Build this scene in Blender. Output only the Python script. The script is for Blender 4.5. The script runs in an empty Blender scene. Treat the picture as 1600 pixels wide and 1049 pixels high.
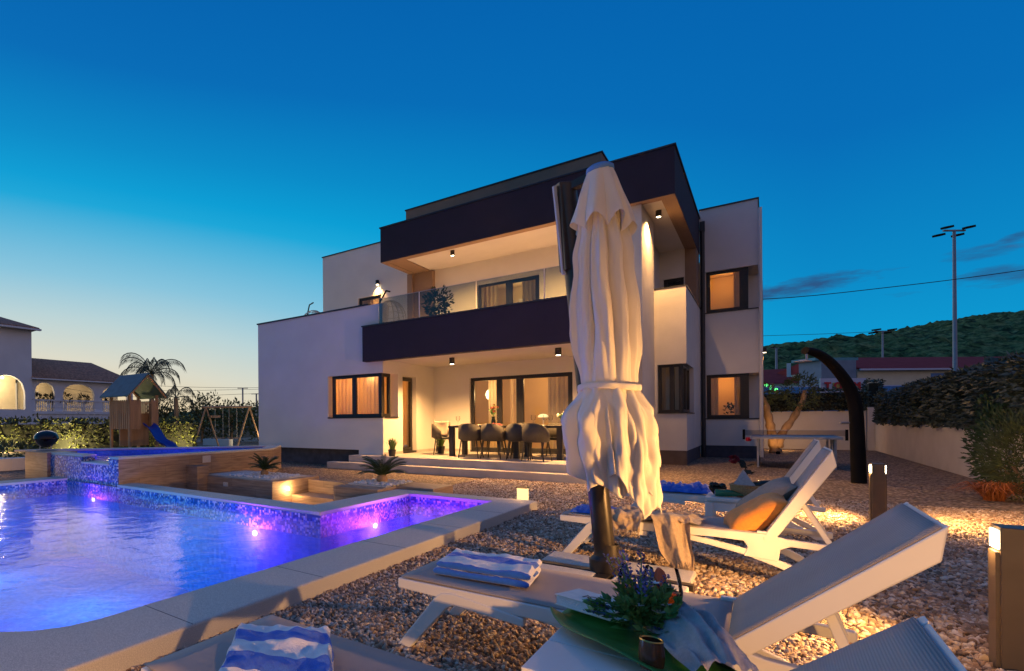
import bpy, math, random
import numpy as np
from mathutils import Vector, Matrix, noise as mnoise
random.seed(7)
C = bpy.context.scene.collection
sc = bpy.context.scene
PI = math.pi
rad = math.radians
U = random.uniform

# ------------------------------------------------------------------ mesh helper
class MB:
    def __init__(s): s.v = []; s.f = []
    def add(s, vs, fs):
        n = len(s.v); s.v.extend(vs); s.f.extend([tuple(i + n for i in f) for f in fs]); return s
    def box(s, x0, x1, y0, y1, z0, z1):
        if x0 > x1: x0, x1 = x1, x0
        if y0 > y1: y0, y1 = y1, y0
        if z0 > z1: z0, z1 = z1, z0
        return s.add([(x0,y0,z0),(x1,y0,z0),(x1,y1,z0),(x0,y1,z0),(x0,y0,z1),(x1,y0,z1),(x1,y1,z1),(x0,y1,z1)],
              [(3,2,1,0),(4,5,6,7),(0,1,5,4),(1,2,6,5),(2,3,7,6),(3,0,4,7)])
    def bar(s, a, b, w, h, up=(0,0,1)):
        a = Vector(a); b = Vector(b); d = (b-a).normalized(); u = Vector(up)
        sd = d.cross(u)
        if sd.length < 1e-4: sd = d.cross(Vector((0,1,0)))
        sd.normalize(); u = sd.cross(d).normalized()
        o = []
        for p in (a, b):
            for i, j in ((-1,-1),(1,-1),(1,1),(-1,1)): o.append(tuple(p + sd*(i*w/2) + u*(j*h/2)))
        return s.add(o, [(0,1,2,3),(7,6,5,4),(0,4,5,1),(1,5,6,2),(2,6,7,3),(3,7,4,0)])
    def tube(s, pts, rs, n=10, cap=True):
        pts = [Vector(p) for p in pts]
        if not hasattr(rs, '__len__'): rs = [rs]*len(pts)
        base = len(s.v); prev = None
        for i, p in enumerate(pts):
            d = (pts[min(i+1, len(pts)-1)] - pts[max(i-1, 0)]).normalized()
            if prev is None:
                u = d.cross(Vector((0,0,1)))
                if u.length < 1e-3: u = d.cross(Vector((1,0,0)))
            else: u = prev - d*prev.dot(d)
            u.normalize(); prev = u; w = d.cross(u)
            for k in range(n):
                a = 2*PI*k/n; s.v.append(tuple(p + (u*math.cos(a) + w*math.sin(a))*rs[i]))
        for i in range(len(pts)-1):
            for k in range(n):
                a = base+i*n+k; b = base+i*n+(k+1) % n; s.f.append((a, b, b+n, a+n))
        if cap:
            s.f.append(tuple(base+k for k in reversed(range(n)))); e = base+(len(pts)-1)*n
            s.f.append(tuple(e+k for k in range(n)))
        return s
    def lathe(s, prof, c=(0,0,0), n=24, sx=1, sy=1):
        base = len(s.v)
        for r, z in prof:
            for k in range(n):
                a = 2*PI*k/n; s.v.append((c[0]+r*math.cos(a)*sx, c[1]+r*math.sin(a)*sy, c[2]+z))
        for i in range(len(prof)-1):
            for k in range(n):
                a = base+i*n+k; b = base+i*n+(k+1) % n; s.f.append((a, b, b+n, a+n))
        return s
    def prism(s, poly, z0, z1):
        n = len(poly)
        vs = [(x,y,z0) for x,y in poly] + [(x,y,z1) for x,y in poly]
        fs = [tuple(reversed(range(n))), tuple(range(n, 2*n))] + [(i,(i+1)%n,(i+1)%n+n,i+n) for i in range(n)]
        return s.add(vs, fs)
    def prof(s, poly, y0, y1):      # polygon in x,z pushed along y
        n = len(poly)
        vs = [(x,y0,z) for x,z in poly] + [(x,y1,z) for x,z in poly]
        fs = [tuple(range(n)), tuple(reversed(range(n, 2*n)))] + [((i+1)%n,i,i+n,(i+1)%n+n) for i in range(n)]
        return s.add(vs, fs)
    def grid(s, nu, nv, fn, closed=False):
        base = len(s.v)
        for j in range(nv):
            for i in range(nu): s.v.append(tuple(fn(i/(nu if closed else nu-1), j/(nv-1))))
        for j in range(nv-1):
            for i in range(nu if closed else nu-1):
                a = base+j*nu+i; b = base+j*nu+(i+1) % nu; s.f.append((a, b, b+nu, a+nu))
        return s
    def leaf(s, p, d, l, w, up=None):
        p = Vector(p); d = Vector(d).normalized()
        r = Vector((U(-1,1),U(-1,1),U(-1,1))) if up is None else Vector(up)
        sd = d.cross(r)
        if sd.length < 1e-3: sd = d.cross(Vector((0.3,1,0.2)))
        sd.normalize(); nn = sd.cross(d)
        return s.add([tuple(p), tuple(p+d*l*.45+sd*w/2+nn*l*.06), tuple(p+d*l), tuple(p+d*l*.45-sd*w/2+nn*l*.06)], [(0,1,2,3)])
    def shift(s, dx, dy, dz=0, rz=0):
        c, n = math.cos(rz), math.sin(rz)
        s.v = [(x*c-y*n+dx, x*n+y*c+dy, z+dz) for x,y,z in s.v]; return s
    def build(s, name, mat, parent=None, smooth=False, bevel=0, solid=0, sub=0):
        me = bpy.data.meshes.new(name); me.from_pydata(s.v, [], s.f); me.update()
        o = bpy.data.objects.new(name, me); C.objects.link(o)
        me.materials.append(mat)
        if smooth:
            me.polygons.foreach_set('use_smooth', [True]*len(me.polygons)); 
            if smooth == 'auto': me.set_sharp_from_angle(angle=rad(40))
        if parent is not None:
            o.parent = parent; o.matrix_parent_inverse = Matrix.Translation(-Vector(parent.location)) if parent.type == 'EMPTY' else Matrix.Identity(4)
        if solid:
            m = o.modifiers.new('s','SOLIDIFY'); m.thickness = solid; m.offset = 0
        if sub:
            m = o.modifiers.new('u','SUBSURF'); m.levels = sub; m.render_levels = sub
        if bevel:
            m = o.modifiers.new('b','BEVEL'); m.width = bevel; m.segments = 2; m.limit_method = 'ANGLE'
        return o

def tag(o, label, cat, group=None, kind=None):
    if label: o['label'] = label
    if cat: o['category'] = cat
    if group: o['group'] = group
    if kind: o['kind'] = kind
    return o
def thing(name, label, cat, loc=(0,0,0), group=None):
    o = bpy.data.objects.new(name, None); C.objects.link(o); o.location = loc; o.empty_display_size = .1
    return tag(o, label, cat, group)
def struct(name, mb, m, **k):
    o = mb.build(name, m, **k); o['kind'] = 'structure'; return o
def dup(root, loc, rz=0, label=None, sc_=None):
    r = root.copy(); C.objects.link(r); r.location = loc; r.rotation_euler = (0,0,rz)
    if sc_: r.scale = (sc_,)*3
    if label: r['label'] = label
    for ch in [o for o in C.objects if o.parent == root]:
        c = ch.copy(); C.objects.link(c); c.parent = r
        for g in [o for o in C.objects if o.parent == ch]:
            d = g.copy(); C.objects.link(d); d.parent = c
    return r

def smooth_path(P, n=5):
    P = [Vector(p) for p in P]; o = []
    for i in range(len(P)-1):
        p0, p1, p2, p3 = P[max(i-1,0)], P[i], P[i+1], P[min(i+2,len(P)-1)]
        for k in range(n):
            t = k/n; o.append(.5*((2*p1)+(p2-p0)*t+(2*p0-5*p1+4*p2-p3)*t*t+(3*p1-p0-3*p2+p3)*t**3))
    return o+[P[-1]]
def interp(x, P):
    if x <= P[0][0]: return P[0][1]
    for i in range(len(P)-1):
        if x <= P[i+1][0]:
            q = (x-P[i][0])/(P[i+1][0]-P[i][0]); q = q*q*(3-2*q); return P[i][1]+(P[i+1][1]-P[i][1])*q
    return P[-1][1]
# ------------------------------------------------------------------ materials
class NT:
    def __init__(s, name):
        s.m = bpy.data.materials.new(name); s.m.use_nodes = True; s.t = s.m.node_tree; s.t.nodes.clear()
        s.out = s.n('ShaderNodeOutputMaterial')
    def n(s, ty, **k):
        o = s.t.nodes.new(ty)
        for a, b in k.items(): setattr(o, a, b)
        return o
    def l(s, a, b): s.t.links.new(a, b)
    def ramp(s, fac, stops, interp='LINEAR'):
        r = s.n('ShaderNodeValToRGB'); r.color_ramp.interpolation = interp
        e = r.color_ramp.elements
        e[0].position, e[0].color = stops[0][0], (*stops[0][1], 1)
        e[1].position, e[1].color = stops[1][0], (*stops[1][1], 1)
        for p, c in stops[2:]:
            x = e.new(p); x.color = (*c, 1)
        s.l(fac, r.inputs['Fac']); return r.outputs['Color']
    def math(s, op, a, b=None, clamp=False):
        m = s.n('ShaderNodeMath', operation=op, use_clamp=clamp)
        for i, v in enumerate((a, b)):
            if v is None: continue
            if isinstance(v, (int, float)): m.inputs[i].default_value = v
            else: s.l(v, m.inputs[i])
        return m.outputs[0]
def sc3(c, k): return tuple(min(1, x*k) for x in c)
def mat(name, col, rough=.6, var=.12, scale=6, bump=.0, bscale=80, metal=0, spec=.5, stretch=None, sheen=0, transl=0, col2=None):
    t = NT(name); p = t.n('ShaderNodeBsdfPrincipled')
    tc = t.n('ShaderNodeTexCoord'); mp = t.n('ShaderNodeMapping'); t.l(tc.outputs['Object'], mp.inputs['Vector'])
    if stretch: mp.inputs['Scale'].default_value = stretch
    nz = t.n('ShaderNodeTexNoise'); nz.inputs['Scale'].default_value = scale; nz.inputs['Detail'].default_value = 6
    t.l(mp.outputs[0], nz.inputs['Vector'])
    c2 = col2 or sc3(col, 1+var)
    t.l(t.ramp(nz.outputs['Fac'], [(.3, sc3(col, 1-var)), (.7, c2)]), p.inputs['Base Color'])
    p.inputs['Roughness'].default_value = rough; p.inputs['Metallic'].default_value = metal
    p.inputs['Specular IOR Level'].default_value = spec
    if sheen: p.inputs['Sheen Weight'].default_value = sheen
    if bump:
        b = t.n('ShaderNodeTexNoise'); b.inputs['Scale'].default_value = bscale; b.inputs['Detail'].default_value = 4
        t.l(mp.outputs[0], b.inputs['Vector'])
        bp = t.n('ShaderNodeBump'); bp.inputs['Strength'].default_value = bump; bp.inputs['Distance'].default_value = .01
        t.l(b.outputs['Fac'], bp.inputs['Height']); t.l(bp.outputs[0], p.inputs['Normal'])
    sh = p.outputs[0]
    if transl:
        tr = t.n('ShaderNodeBsdfTranslucent'); tr.inputs['Color'].default_value = (*c2, 1)
        mx = t.n('ShaderNodeMixShader'); mx.inputs[0].default_value = transl
        t.l(sh, mx.inputs[1]); t.l(tr.outputs[0], mx.inputs[2]); sh = mx.outputs[0]
    t.l(sh, t.out.inputs['Surface']); return t.m
def emit(name, col, s):
    t = NT(name); e = t.n('ShaderNodeEmission'); e.inputs[0].default_value = (*col, 1); e.inputs[1].default_value = s
    t.l(e.outputs[0], t.out.inputs['Surface']); return t.m
def glassmat(name, tint=(.9,.95,.95), refl=1.0, ior=1.45):
    t = NT(name); tr = t.n('ShaderNodeBsdfTransparent'); tr.inputs[0].default_value = (*tint, 1)
    g = t.n('ShaderNodeBsdfGlossy'); g.inputs['Roughness'].default_value = .01; g.inputs['Color'].default_value = (refl,refl,refl,1)
    f = t.n('ShaderNodeFresnel'); f.inputs['IOR'].default_value = ior
    m = t.n('ShaderNodeMixShader'); t.l(f.outputs[0], m.inputs[0]); t.l(tr.outputs[0], m.inputs[1]); t.l(g.outputs[0], m.inputs[2])
    t.l(m.outputs[0], t.out.inputs['Surface']); return t.m

M = {}
M['plaster'] = mat('white_plaster', (.74,.71,.68), .9, .05, 1.2, .35, 160)
M['plaster_rough'] = mat('rough_white_plaster', (.70,.67,.63), .95, .06, 2, .8, 70)
M['fascia'] = mat('dark_aubergine_render', (.024,.018,.034), .85, .1, 2, .3, 150)
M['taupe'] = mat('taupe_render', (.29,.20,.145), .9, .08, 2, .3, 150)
M['plinth'] = mat('dark_plinth', (.075,.075,.095), .9, .25, 6, .5, 90)
M['plinth_taupe'] = mat('taupe_plinth', (.17,.12,.09), .9, .15, 6, .5, 90)
M['cap'] = mat('dark_metal_cap', (.03,.03,.035), .4, .1, 5)
M['frame'] = mat('anthracite_frame', (.011,.0105,.013), .45, .1, 5)
M['glass'] = glassmat('window_glass')
M['rail_glass'] = glassmat('railing_glass', (.62,.66,.64))
M['clear_glass'] = glassmat('drinking_glass', (.95,.96,.96), .9, 1.22)
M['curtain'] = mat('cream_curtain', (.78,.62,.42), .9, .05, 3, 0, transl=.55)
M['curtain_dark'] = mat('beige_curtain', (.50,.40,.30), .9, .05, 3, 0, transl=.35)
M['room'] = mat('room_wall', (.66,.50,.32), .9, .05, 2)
M['tile'] = mat('terrace_stone_tile', (.44,.41,.39), .55, .15, 3, .15, 60)
M['coping'] = mat('speckled_coping_stone', (.56,.53,.48), .7, .35, 220, .3, 300)
M['white_metal'] = mat('white_lounger_resin', (.76,.73,.69), .45, .03, 4)
def slingmat():
    t = NT('woven_sling'); p = t.n('ShaderNodeBsdfPrincipled'); tc_ = t.n('ShaderNodeTexCoord')
    w1 = t.n('ShaderNodeTexWave', bands_direction='X'); w2 = t.n('ShaderNodeTexWave', bands_direction='Y')
    for w_ in (w1, w2):
        w_.inputs['Scale'].default_value = 80; w_.inputs['Distortion'].default_value = .4; t.l(tc_.outputs['Object'], w_.inputs['Vector'])
    nz = t.n('ShaderNodeTexNoise'); nz.inputs['Scale'].default_value = 3.5; nz.inputs['Detail'].default_value = 5; t.l(tc_.outputs['Object'], nz.inputs['Vector'])
    m_ = t.math('MULTIPLY', w1.outputs['Fac'], w2.outputs['Fac']); m2 = t.math('ADD', t.math('MULTIPLY', m_, .34), t.math('MULTIPLY', nz.outputs['Fac'], .5))
    t.l(t.ramp(m2, [(.1,(.31,.268,.25)),(.80,(.50,.44,.41))]), p.inputs['Base Color'])
    bp = t.n('ShaderNodeBump'); bp.inputs['Strength'].default_value = .5; bp.inputs['Distance'].default_value = .002; t.l(m_, bp.inputs['Height']); t.l(bp.outputs[0], p.inputs['Normal'])
    p.inputs['Roughness'].default_value = .8; t.l(p.outputs[0], t.out.inputs[0]); return t.m
M['sling'] = slingmat()
M['canvas'] = mat('cream_canvas', (.74,.665,.54), .9, .04, 3, .25, 300, sheen=.2, transl=.12)
M['mast'] = mat('dark_bronze_mast', (.045,.038,.032), .35, .15, 8, metal=.5)
M['bollard'] = mat('dark_bronze_bollard', (.10,.075,.055), .45, .1, 8, metal=.2)
M['black'] = mat('black_plastic', (.005,.0048,.0055), .75, .1, 6, spec=.2)
M['blackgloss'] = mat('black_enamel', (.008,.008,.009), .12, .1, 6)
M['wood'] = mat('larch_timber', (.46,.28,.16), .75, .25, 5, .3, 40, stretch=(1,1,.15))
M['roofgreen'] = mat('blue_green_roof_board', (.05,.14,.17), .6, .15, 5)
M['slide'] = mat('blue_slide_plastic', (.01,.05,.42), .3, .05, 4)
M['steel'] = mat('galvanised_steel', (.42,.42,.43), .45, .1, 6, metal=.6)
M['polepaint'] = mat('grey_painted_pole', (.30,.33,.40), .5, .1, 6)
M['chair'] = mat('dark_grey_chair_shell', (.06,.055,.05), .7, .1, 20)
M['tablem'] = mat('black_table', (.02,.018,.018), .5, .1, 8)
M['towelw'] = mat('white_towel', (.80,.78,.80), .95, .06, 40, .5, 220, sheen=.3)
M['towelb'] = mat('royal_blue_towel', (.022,.14,.62), .95, .1, 40, .5, 220, sheen=.3)
M['throw'] = mat('beige_throw', (.42,.31,.21), .95, .15, 60, .6, 250, sheen=.3)
M['linen'] = mat('grey_linen', (.46,.41,.40), .95, .12, 50, .6, 250, sheen=.3)
M['orange'] = mat('orange_cushion', (.75,.27,.035), .9, .1, 60, .4, 260, sheen=.3)
M['taupe_fabric'] = mat('taupe_cushion', (.33,.27,.22), .9, .1, 60, .4, 260)
M['wicker'] = mat('wicker', (.36,.20,.08), .8, .35, 90, .8, 120)
M['bottle'] = mat('dark_bottle', (.008,.012,.010), .1, .1, 6)
M['greenbottle'] = mat('green_bottle', (.02,.14,.06), .15, .1, 6)
M['amber'] = glassmat('amber_drink', (.80,.36,.09), .6, 1.2)
M['orangefruit'] = mat('orange_slice', (.62,.13,.02), .4, .2, 30)
M['ambervase'] = mat('brown_ribbed_glass', (.11,.045,.022), .15, .3, 25)
M['gold'] = mat('gold_rim', (.7,.42,.12), .3, .1, 6, metal=.9)
M['leaf'] = mat('banana_leaf', (.05,.21,.035), .35, .25, 3, .3, 60, stretch=(1,9,1))
M['foliage'] = mat('bouquet_leaf', (.11,.24,.06), .6, .4, 30)
M['lavender'] = mat('lavender_bloom', (.10,.12,.34), .8, .5, 60)
M['petal'] = mat('white_petal', (.75,.72,.66), .7, .1, 30)
M['rose'] = mat('red_rose', (.28,.012,.015), .7, .3, 30)
M['grassleaf'] = mat('grass_blade', (.09,.17,.035), .6, .35, 12)
M['cycad'] = mat('cycad_frond', (.035,.07,.022), .45, .3, 12)
M['hedge'] = mat('hedge_leaf', (.06,.082,.055), .45, .6, 14)
M['hedge2'] = mat('clipped_hedge_leaf', (.10,.12,.035), .6, .5, 8)
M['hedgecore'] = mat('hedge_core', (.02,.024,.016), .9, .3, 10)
M['bush'] = mat('bush_leaf', (.06,.085,.03), .6, .5, 8)
M['bush2'] = mat('evergreen_shrub_leaf', (.04,.085,.025), .6, .5, 8)
M['drygrass'] = mat('copper_grass', (.42,.13,.03), .7, .4, 8)
M['rosemary'] = mat('rosemary_leaf', (.085,.12,.045), .7, .4, 8)
M['palm'] = mat('palm_frond', (.075,.085,.05), .6, .3, 8)
M['trunk'] = mat('olive_bark', (.36,.24,.14), .95, .35, 9, 1.0, 30, stretch=(1,1,.3))
M['pot'] = mat('black_pot', (.02,.02,.022), .5, .1, 6)
M['stone_white'] = mat('white_pebble', (.7,.7,.7), .7, .15, 30)
M['villa'] = mat('villa_white_render', (.84,.87,.92), .9, .08, .4, .2, 20)
M['rooftile'] = mat('clay_roof_tile', (.46,.26,.17), .85, .35, 4, 0)
M['redroof'] = mat('red_metal_roof', (.36,.062,.058), .95, .12, 2, spec=.08)
M['cream'] = mat('cream_cladding', (.80,.70,.50), .9, .06, 2, spec=.1)
M['bluepaint'] = mat('blue_painted_panel', (.10,.25,.55), .6, .1, 2)
M['bluegrey'] = mat('blue_grey_panel', (.22,.28,.36), .7, .1, 2)
M['tealpaint'] = mat('teal_roof', (.10,.34,.40), .6, .1, 2)
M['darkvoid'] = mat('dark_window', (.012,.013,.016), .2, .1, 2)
M['signwhite'] = mat('white_signboard', (.62,.62,.75), .6, .04, 2)
M['signred'] = mat('red_sign_letters', (.60,.02,.03), .6, .05, 2)
M['signyellow'] = mat('yellow_sign_panel', (.62,.42,.10), .6, .05, 2)
M['wire'] = mat('cable', (.02,.02,.025), .6, .1, 5)
M['redknob'] = mat('red_plastic', (.55,.02,.03), .4, .05, 5)
M['ppblue'] = mat('blue_table_top', (.06,.13,.30), .35, .08, 4)
M['rattan'] = mat('pale_rattan', (.55,.50,.43), .8, .1, 20)
M['netmesh'] = glassmat('net_mesh', (.55,.55,.57), .1, 1.1)
M['lampglow'] = emit('lamp_glow', (1,.80,.50), 14)
M['bollardglow'] = emit('bollard_glow', (1,.78,.45), 22)
M['candleglow'] = emit('low_lamp_glow', (1,.72,.30), 1.6)
M['pendglow'] = emit('pendant_glow', (1,.74,.36), 5)
M['poolglow'] = emit('pool_lamp_glow', (1,.45,.78), 7)
M['greenglow'] = emit('green_lamp_glow', (.12,1,.22), 4)
M['villaglow'] = emit('villa_lamp_glow', (1,.85,.55), 25)

def wood_tile():
    t = NT('wood_effect_tile'); p = t.n('ShaderNodeBsdfPrincipled')
    g = t.n('ShaderNodeNewGeometry'); sp = t.n('ShaderNodeSeparateXYZ'); t.l(g.outputs['Position'], sp.inputs[0])
    h = t.math('ADD', sp.outputs[0], sp.outputs[1])
    cb = t.n('ShaderNodeCombineXYZ'); t.l(h, cb.inputs[0]); t.l(sp.outputs[2], cb.inputs[2])
    mp = t.n('ShaderNodeMapping'); t.l(cb.outputs[0], mp.inputs[0]); mp.inputs['Scale'].default_value = (1.2,1,16)
    n = t.n('ShaderNodeTexNoise'); n.inputs['Scale'].default_value = 2.2; n.inputs['Detail'].default_value = 8; n.inputs['Distortion'].default_value = .6
    t.l(mp.outputs[0], n.inputs['Vector'])
    c = t.ramp(n.outputs['Fac'], [(.3,(.23,.15,.10)),(.7,(.44,.32,.225))])
    b = t.n('ShaderNodeTexBrick'); b.offset = .5
    mp2 = t.n('ShaderNodeMapping'); t.l(cb.outputs[0], mp2.inputs[0]); mp2.inputs['Rotation'].default_value = (rad(90),0,0)
    t.l(mp2.outputs[0], b.inputs['Vector'])
    b.inputs['Scale'].default_value = 1; b.inputs['Brick Width'].default_value = 1.2; b.inputs['Row Height'].default_value = .2; b.inputs['Mortar Size'].default_value = .0025
    b.inputs['Color1'].default_value = (1,1,1,1); b.inputs['Color2'].default_value = (.82,.82,.82,1); b.inputs['Mortar'].default_value = (.45,.45,.45,1)
    mx = t.n('ShaderNodeMix', data_type='RGBA', blend_type='MULTIPLY'); mx.inputs[0].default_value = 1
    t.l(c, mx.inputs[6]); t.l(b.outputs['Color'], mx.inputs[7]); t.l(mx.outputs[2], p.inputs['Base Color'])
    p.inputs['Roughness'].default_value = .55
    t.l(p.outputs[0], t.out.inputs[0]); return t.m
M['woodtile'] = wood_tile()
def mosaic(name, stops, size=.025, rough=.18):
    t = NT(name); p = t.n('ShaderNodeBsdfPrincipled')
    g = t.n('ShaderNodeNewGeometry')
    v = t.n('ShaderNodeVectorMath', operation='MULTIPLY_ADD'); t.l(g.outputs['Position'], v.inputs[0])
    v.inputs[1].default_value = (1/size,)*3; v.inputs[2].default_value = (.37,.41,.33)
    fl = t.n('ShaderNodeVectorMath', operation='FLOOR'); t.l(v.outputs[0], fl.inputs[0])
    w = t.n('ShaderNodeTexWhiteNoise'); t.l(fl.outputs[0], w.inputs['Vector'])
    t.l(t.ramp(w.outputs['Value'], stops, 'CONSTANT'), p.inputs['Base Color'])
    p.inputs['Roughness'].default_value = rough
    t.l(p.outputs[0], t.out.inputs[0]); return t.m
M['mosaic'] = mosaic('blue_white_mosaic', [(0,(.02,.05,.20)),(.3,(.05,.14,.42)),(.66,(.50,.52,.60)),(.88,(.30,.26,.28))], .027, .5)
M['mosaic_basin'] = mosaic('blue_mosaic', [(0,(.06,.22,.56)),(.35,(.08,.25,.60)),(.7,(.05,.19,.50)),(.9,(.11,.29,.62))], .05, .85)

def water():
    t = NT('pool_water')
    tr = t.n('ShaderNodeBsdfTransparent'); tr.inputs[0].default_value = (.42,.76,.97,1)
    g = t.n('ShaderNodeBsdfGlossy'); g.inputs['Roughness'].default_value = .10; g.inputs['Color'].default_value = (.85,.85,.85,1)
    tc = t.n('ShaderNodeTexCoord')
    n1 = t.n('ShaderNodeTexNoise'); n1.inputs['Scale'].default_value = 3.2; n1.inputs['Detail'].default_value = 5; n1.inputs['Distortion'].default_value = .8
    t.l(tc.outputs['Object'], n1.inputs['Vector'])
    b = t.n('ShaderNodeBump'); b.inputs['Strength'].default_value = .24; b.inputs['Distance'].default_value = .04
    t.l(n1.outputs['Fac'], b.inputs['Height']); t.l(b.outputs[0], g.inputs['Normal'])
    f = t.n('ShaderNodeFresnel'); f.inputs['IOR'].default_value = 1.19; t.l(b.outputs[0], f.inputs['Normal'])
    m = t.n('ShaderNodeMixShader'); t.l(f.outputs[0], m.inputs[0]); t.l(tr.outputs[0], m.inputs[1]); t.l(g.outputs[0], m.inputs[2])
    t.l(m.outputs[0], t.out.inputs[0]); return t.m
M['water'] = water()

def gravelmat():
    t = NT('gravel'); p = t.n('ShaderNodeBsdfPrincipled'); g = t.n('ShaderNodeNewGeometry')
    v = t.n('ShaderNodeTexVoronoi'); v.inputs['Scale'].default_value = 24; t.l(g.outputs['Position'], v.inputs['Vector'])
    sp = t.n('ShaderNodeSeparateColor'); t.l(v.outputs['Color'], sp.inputs[0])
    c = t.ramp(sp.outputs[0], [(0,(.17,.115,.08)),(.35,(.34,.235,.155)),(.7,(.47,.345,.245)),(1,(.58,.48,.38))])
    dk = t.ramp(v.outputs['Distance'], [(.25,(1,1,1)),(.62,(.25,.25,.25))])
    mx = t.n('ShaderNodeMix', data_type='RGBA', blend_type='MULTIPLY'); mx.inputs[0].default_value = 1
    t.l(c, mx.inputs[6]); t.l(dk, mx.inputs[7]); t.l(mx.outputs[2], p.inputs['Base Color'])
    b = t.n('ShaderNodeBump'); b.invert = True; b.inputs['Strength'].default_value = 1; b.inputs['Distance'].default_value = .03
    t.l(v.outputs['Distance'], b.inputs['Height']); t.l(b.outputs[0], p.inputs['Normal'])
    p.inputs['Roughness'].default_value = .85
    t.l(p.outputs[0], t.out.inputs[0]); return t.m
M['gravel'] = gravelmat()
def pebblemat():
    t = NT('pebble'); p = t.n('ShaderNodeBsdfPrincipled'); o = t.n('ShaderNodeObjectInfo')
    t.l(t.ramp(o.outputs['Random'], [(0,(.15,.10,.065)),(.25,(.29,.195,.125)),(.55,(.43,.31,.215)),(.8,(.55,.44,.33)),(1,(.66,.58,.49))]), p.inputs['Base Color'])
    p.inputs['Roughness'].default_value = .75; t.l(p.outputs[0], t.out.inputs[0]); return t.m
M['pebble'] = pebblemat()
def scrub(name, c1, c2, c3, s):
    t = NT(name); p = t.n('ShaderNodeBsdfPrincipled'); g = t.n('ShaderNodeNewGeometry')
    n = t.n('ShaderNodeTexNoise'); n.inputs['Scale'].default_value = s; n.inputs['Detail'].default_value = 8; n.inputs['Roughness'].default_value = .7
    t.l(g.outputs['Position'], n.inputs['Vector'])
    t.l(t.ramp(n.outputs['Fac'], [(.40,c1),(.51,c2),(.62,c3)]), p.inputs['Base Color'])
    p.inputs['Roughness'].default_value = 1; p.inputs['Specular IOR Level'].default_value = .1
    t.l(p.outputs[0], t.out.inputs[0]); return t.m
M['hill'] = scrub('scrub_hillside', (.02,.04,.016), (.09,.14,.045), (.21,.24,.09), .26)
M['terrain'] = scrub('rough_ground', (.03,.03,.02), (.05,.045,.03), (.07,.06,.045), .6)

# ------------------------------------------------------------------ camera
TH = math.atan2(.700, .714)
cam = bpy.data.cameras.new('camera'); co = bpy.data.objects.new('camera', cam); C.objects.link(co)
cam.sensor_width = 36; cam.lens = 842.8/1600*36; cam.shift_x = (800-370)/1600; cam.shift_y = (661-524.5)/1600
cam.clip_end = 3000; cam.clip_start = .05
co.matrix_world = Matrix.Translation((0,0,1.2)) @ Matrix.Rotation(TH,4,'Z') @ Matrix.Rotation(PI/2,4,'X') @ Matrix.Rotation(-.007,4,'Z')
sc.camera = co
sc.view_settings.view_transform = 'Standard'; sc.view_settings.look = 'None'; sc.view_settings.exposure = 0; sc.view_settings.gamma = 1
sc.cycles.max_bounces = 6; sc.cycles.diffuse_bounces = 3; sc.cycles.transparent_max_bounces = 16
sc.cycles.sample_clamp_indirect = 4; sc.cycles.caustics_reflective = False; sc.cycles.caustics_refractive = False

# ------------------------------------------------------------------ sky
w = bpy.data.worlds.new('World'); sc.world = w; w.use_nodes = True
T = NT.__new__(NT); T.t = w.node_tree; T.t.nodes.clear()
out = T.n('ShaderNodeOutputWorld'); bg = T.n('ShaderNodeBackground'); T.l(bg.outputs[0], out.inputs[0])
tc = T.n('ShaderNodeTexCoord'); nv = T.n('ShaderNodeVectorMath', operation='NORMALIZE'); T.l(tc.outputs['Generated'], nv.inputs[0])
sp = T.n('ShaderNodeSeparateXYZ'); T.l(nv.outputs[0], sp.inputs[0])
GAZ = math.atan2(.714-.7*.5, -.7-.714*.5)     # sunset azimuth
hx = T.n('ShaderNodeVectorMath', operation='MULTIPLY'); T.l(nv.outputs[0], hx.inputs[0]); hx.inputs[1].default_value = (1,1,0)
hn = T.n('ShaderNodeVectorMath', operation='NORMALIZE'); T.l(hx.outputs[0], hn.inputs[0])
dt = T.n('ShaderNodeVectorMath', operation='DOT_PRODUCT'); T.l(hn.outputs[0], dt.inputs[0]); dt.inputs[1].default_value = (math.cos(GAZ), math.sin(GAZ), 0)
z = T.math('MAXIMUM', sp.outputs[2], 0.0)
one_m = T.math('SUBTRACT', 1.0, dt.outputs['Value'])
wz = T.math('MINIMUM', T.math('DIVIDE', one_m, .72), 1.0)
off = T.math('MULTIPLY', T.math('MULTIPLY', wz, .36), T.math('MAXIMUM', T.math('SUBTRACT', 1.0, T.math('MULTIPLY', z, 1.2)), 0.0))
par = T.math('ADD', z, off)
def lin(r,g,b):
    f = lambda c: (c/255/12.92) if c/255 <= .04045 else ((c/255+.055)/1.055)**2.4
    return (f(r), f(g), f(b))
skyc = T.ramp(par, [(0.0, lin(234,190,140)), (.055, lin(230,210,172)), (.12, lin(216,216,200)), (.19, lin(184,210,214)), (.26, lin(134,195,220)),
   (.325, lin(88,180,218)), (.37, lin(22,166,216)), (.40, lin(0,157,212)), (.455, lin(0,138,200)), (.55, lin(0,108,183)), (.65, lin(0,97,174)), (.80, lin(24,94,166)), (1, lin(36,98,166))])
# dim rose twilight on the side of the sky away from the sunset, and clouds low in the north
anti = T.math('MULTIPLY', T.math('MAXIMUM', T.math('MULTIPLY', T.math('ADD', dt.outputs['Value'], .0), -1.6), 0.0), T.math('MAXIMUM', T.math('SUBTRACT', 1.0, T.math('MULTIPLY', z, 1.15)), 0.0), clamp=True)
mx = T.n('ShaderNodeMix', data_type='RGBA'); T.l(anti, mx.inputs[0]); T.l(skyc, mx.inputs[6]); mx.inputs[7].default_value = (.30,.205,.20,1)
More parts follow.
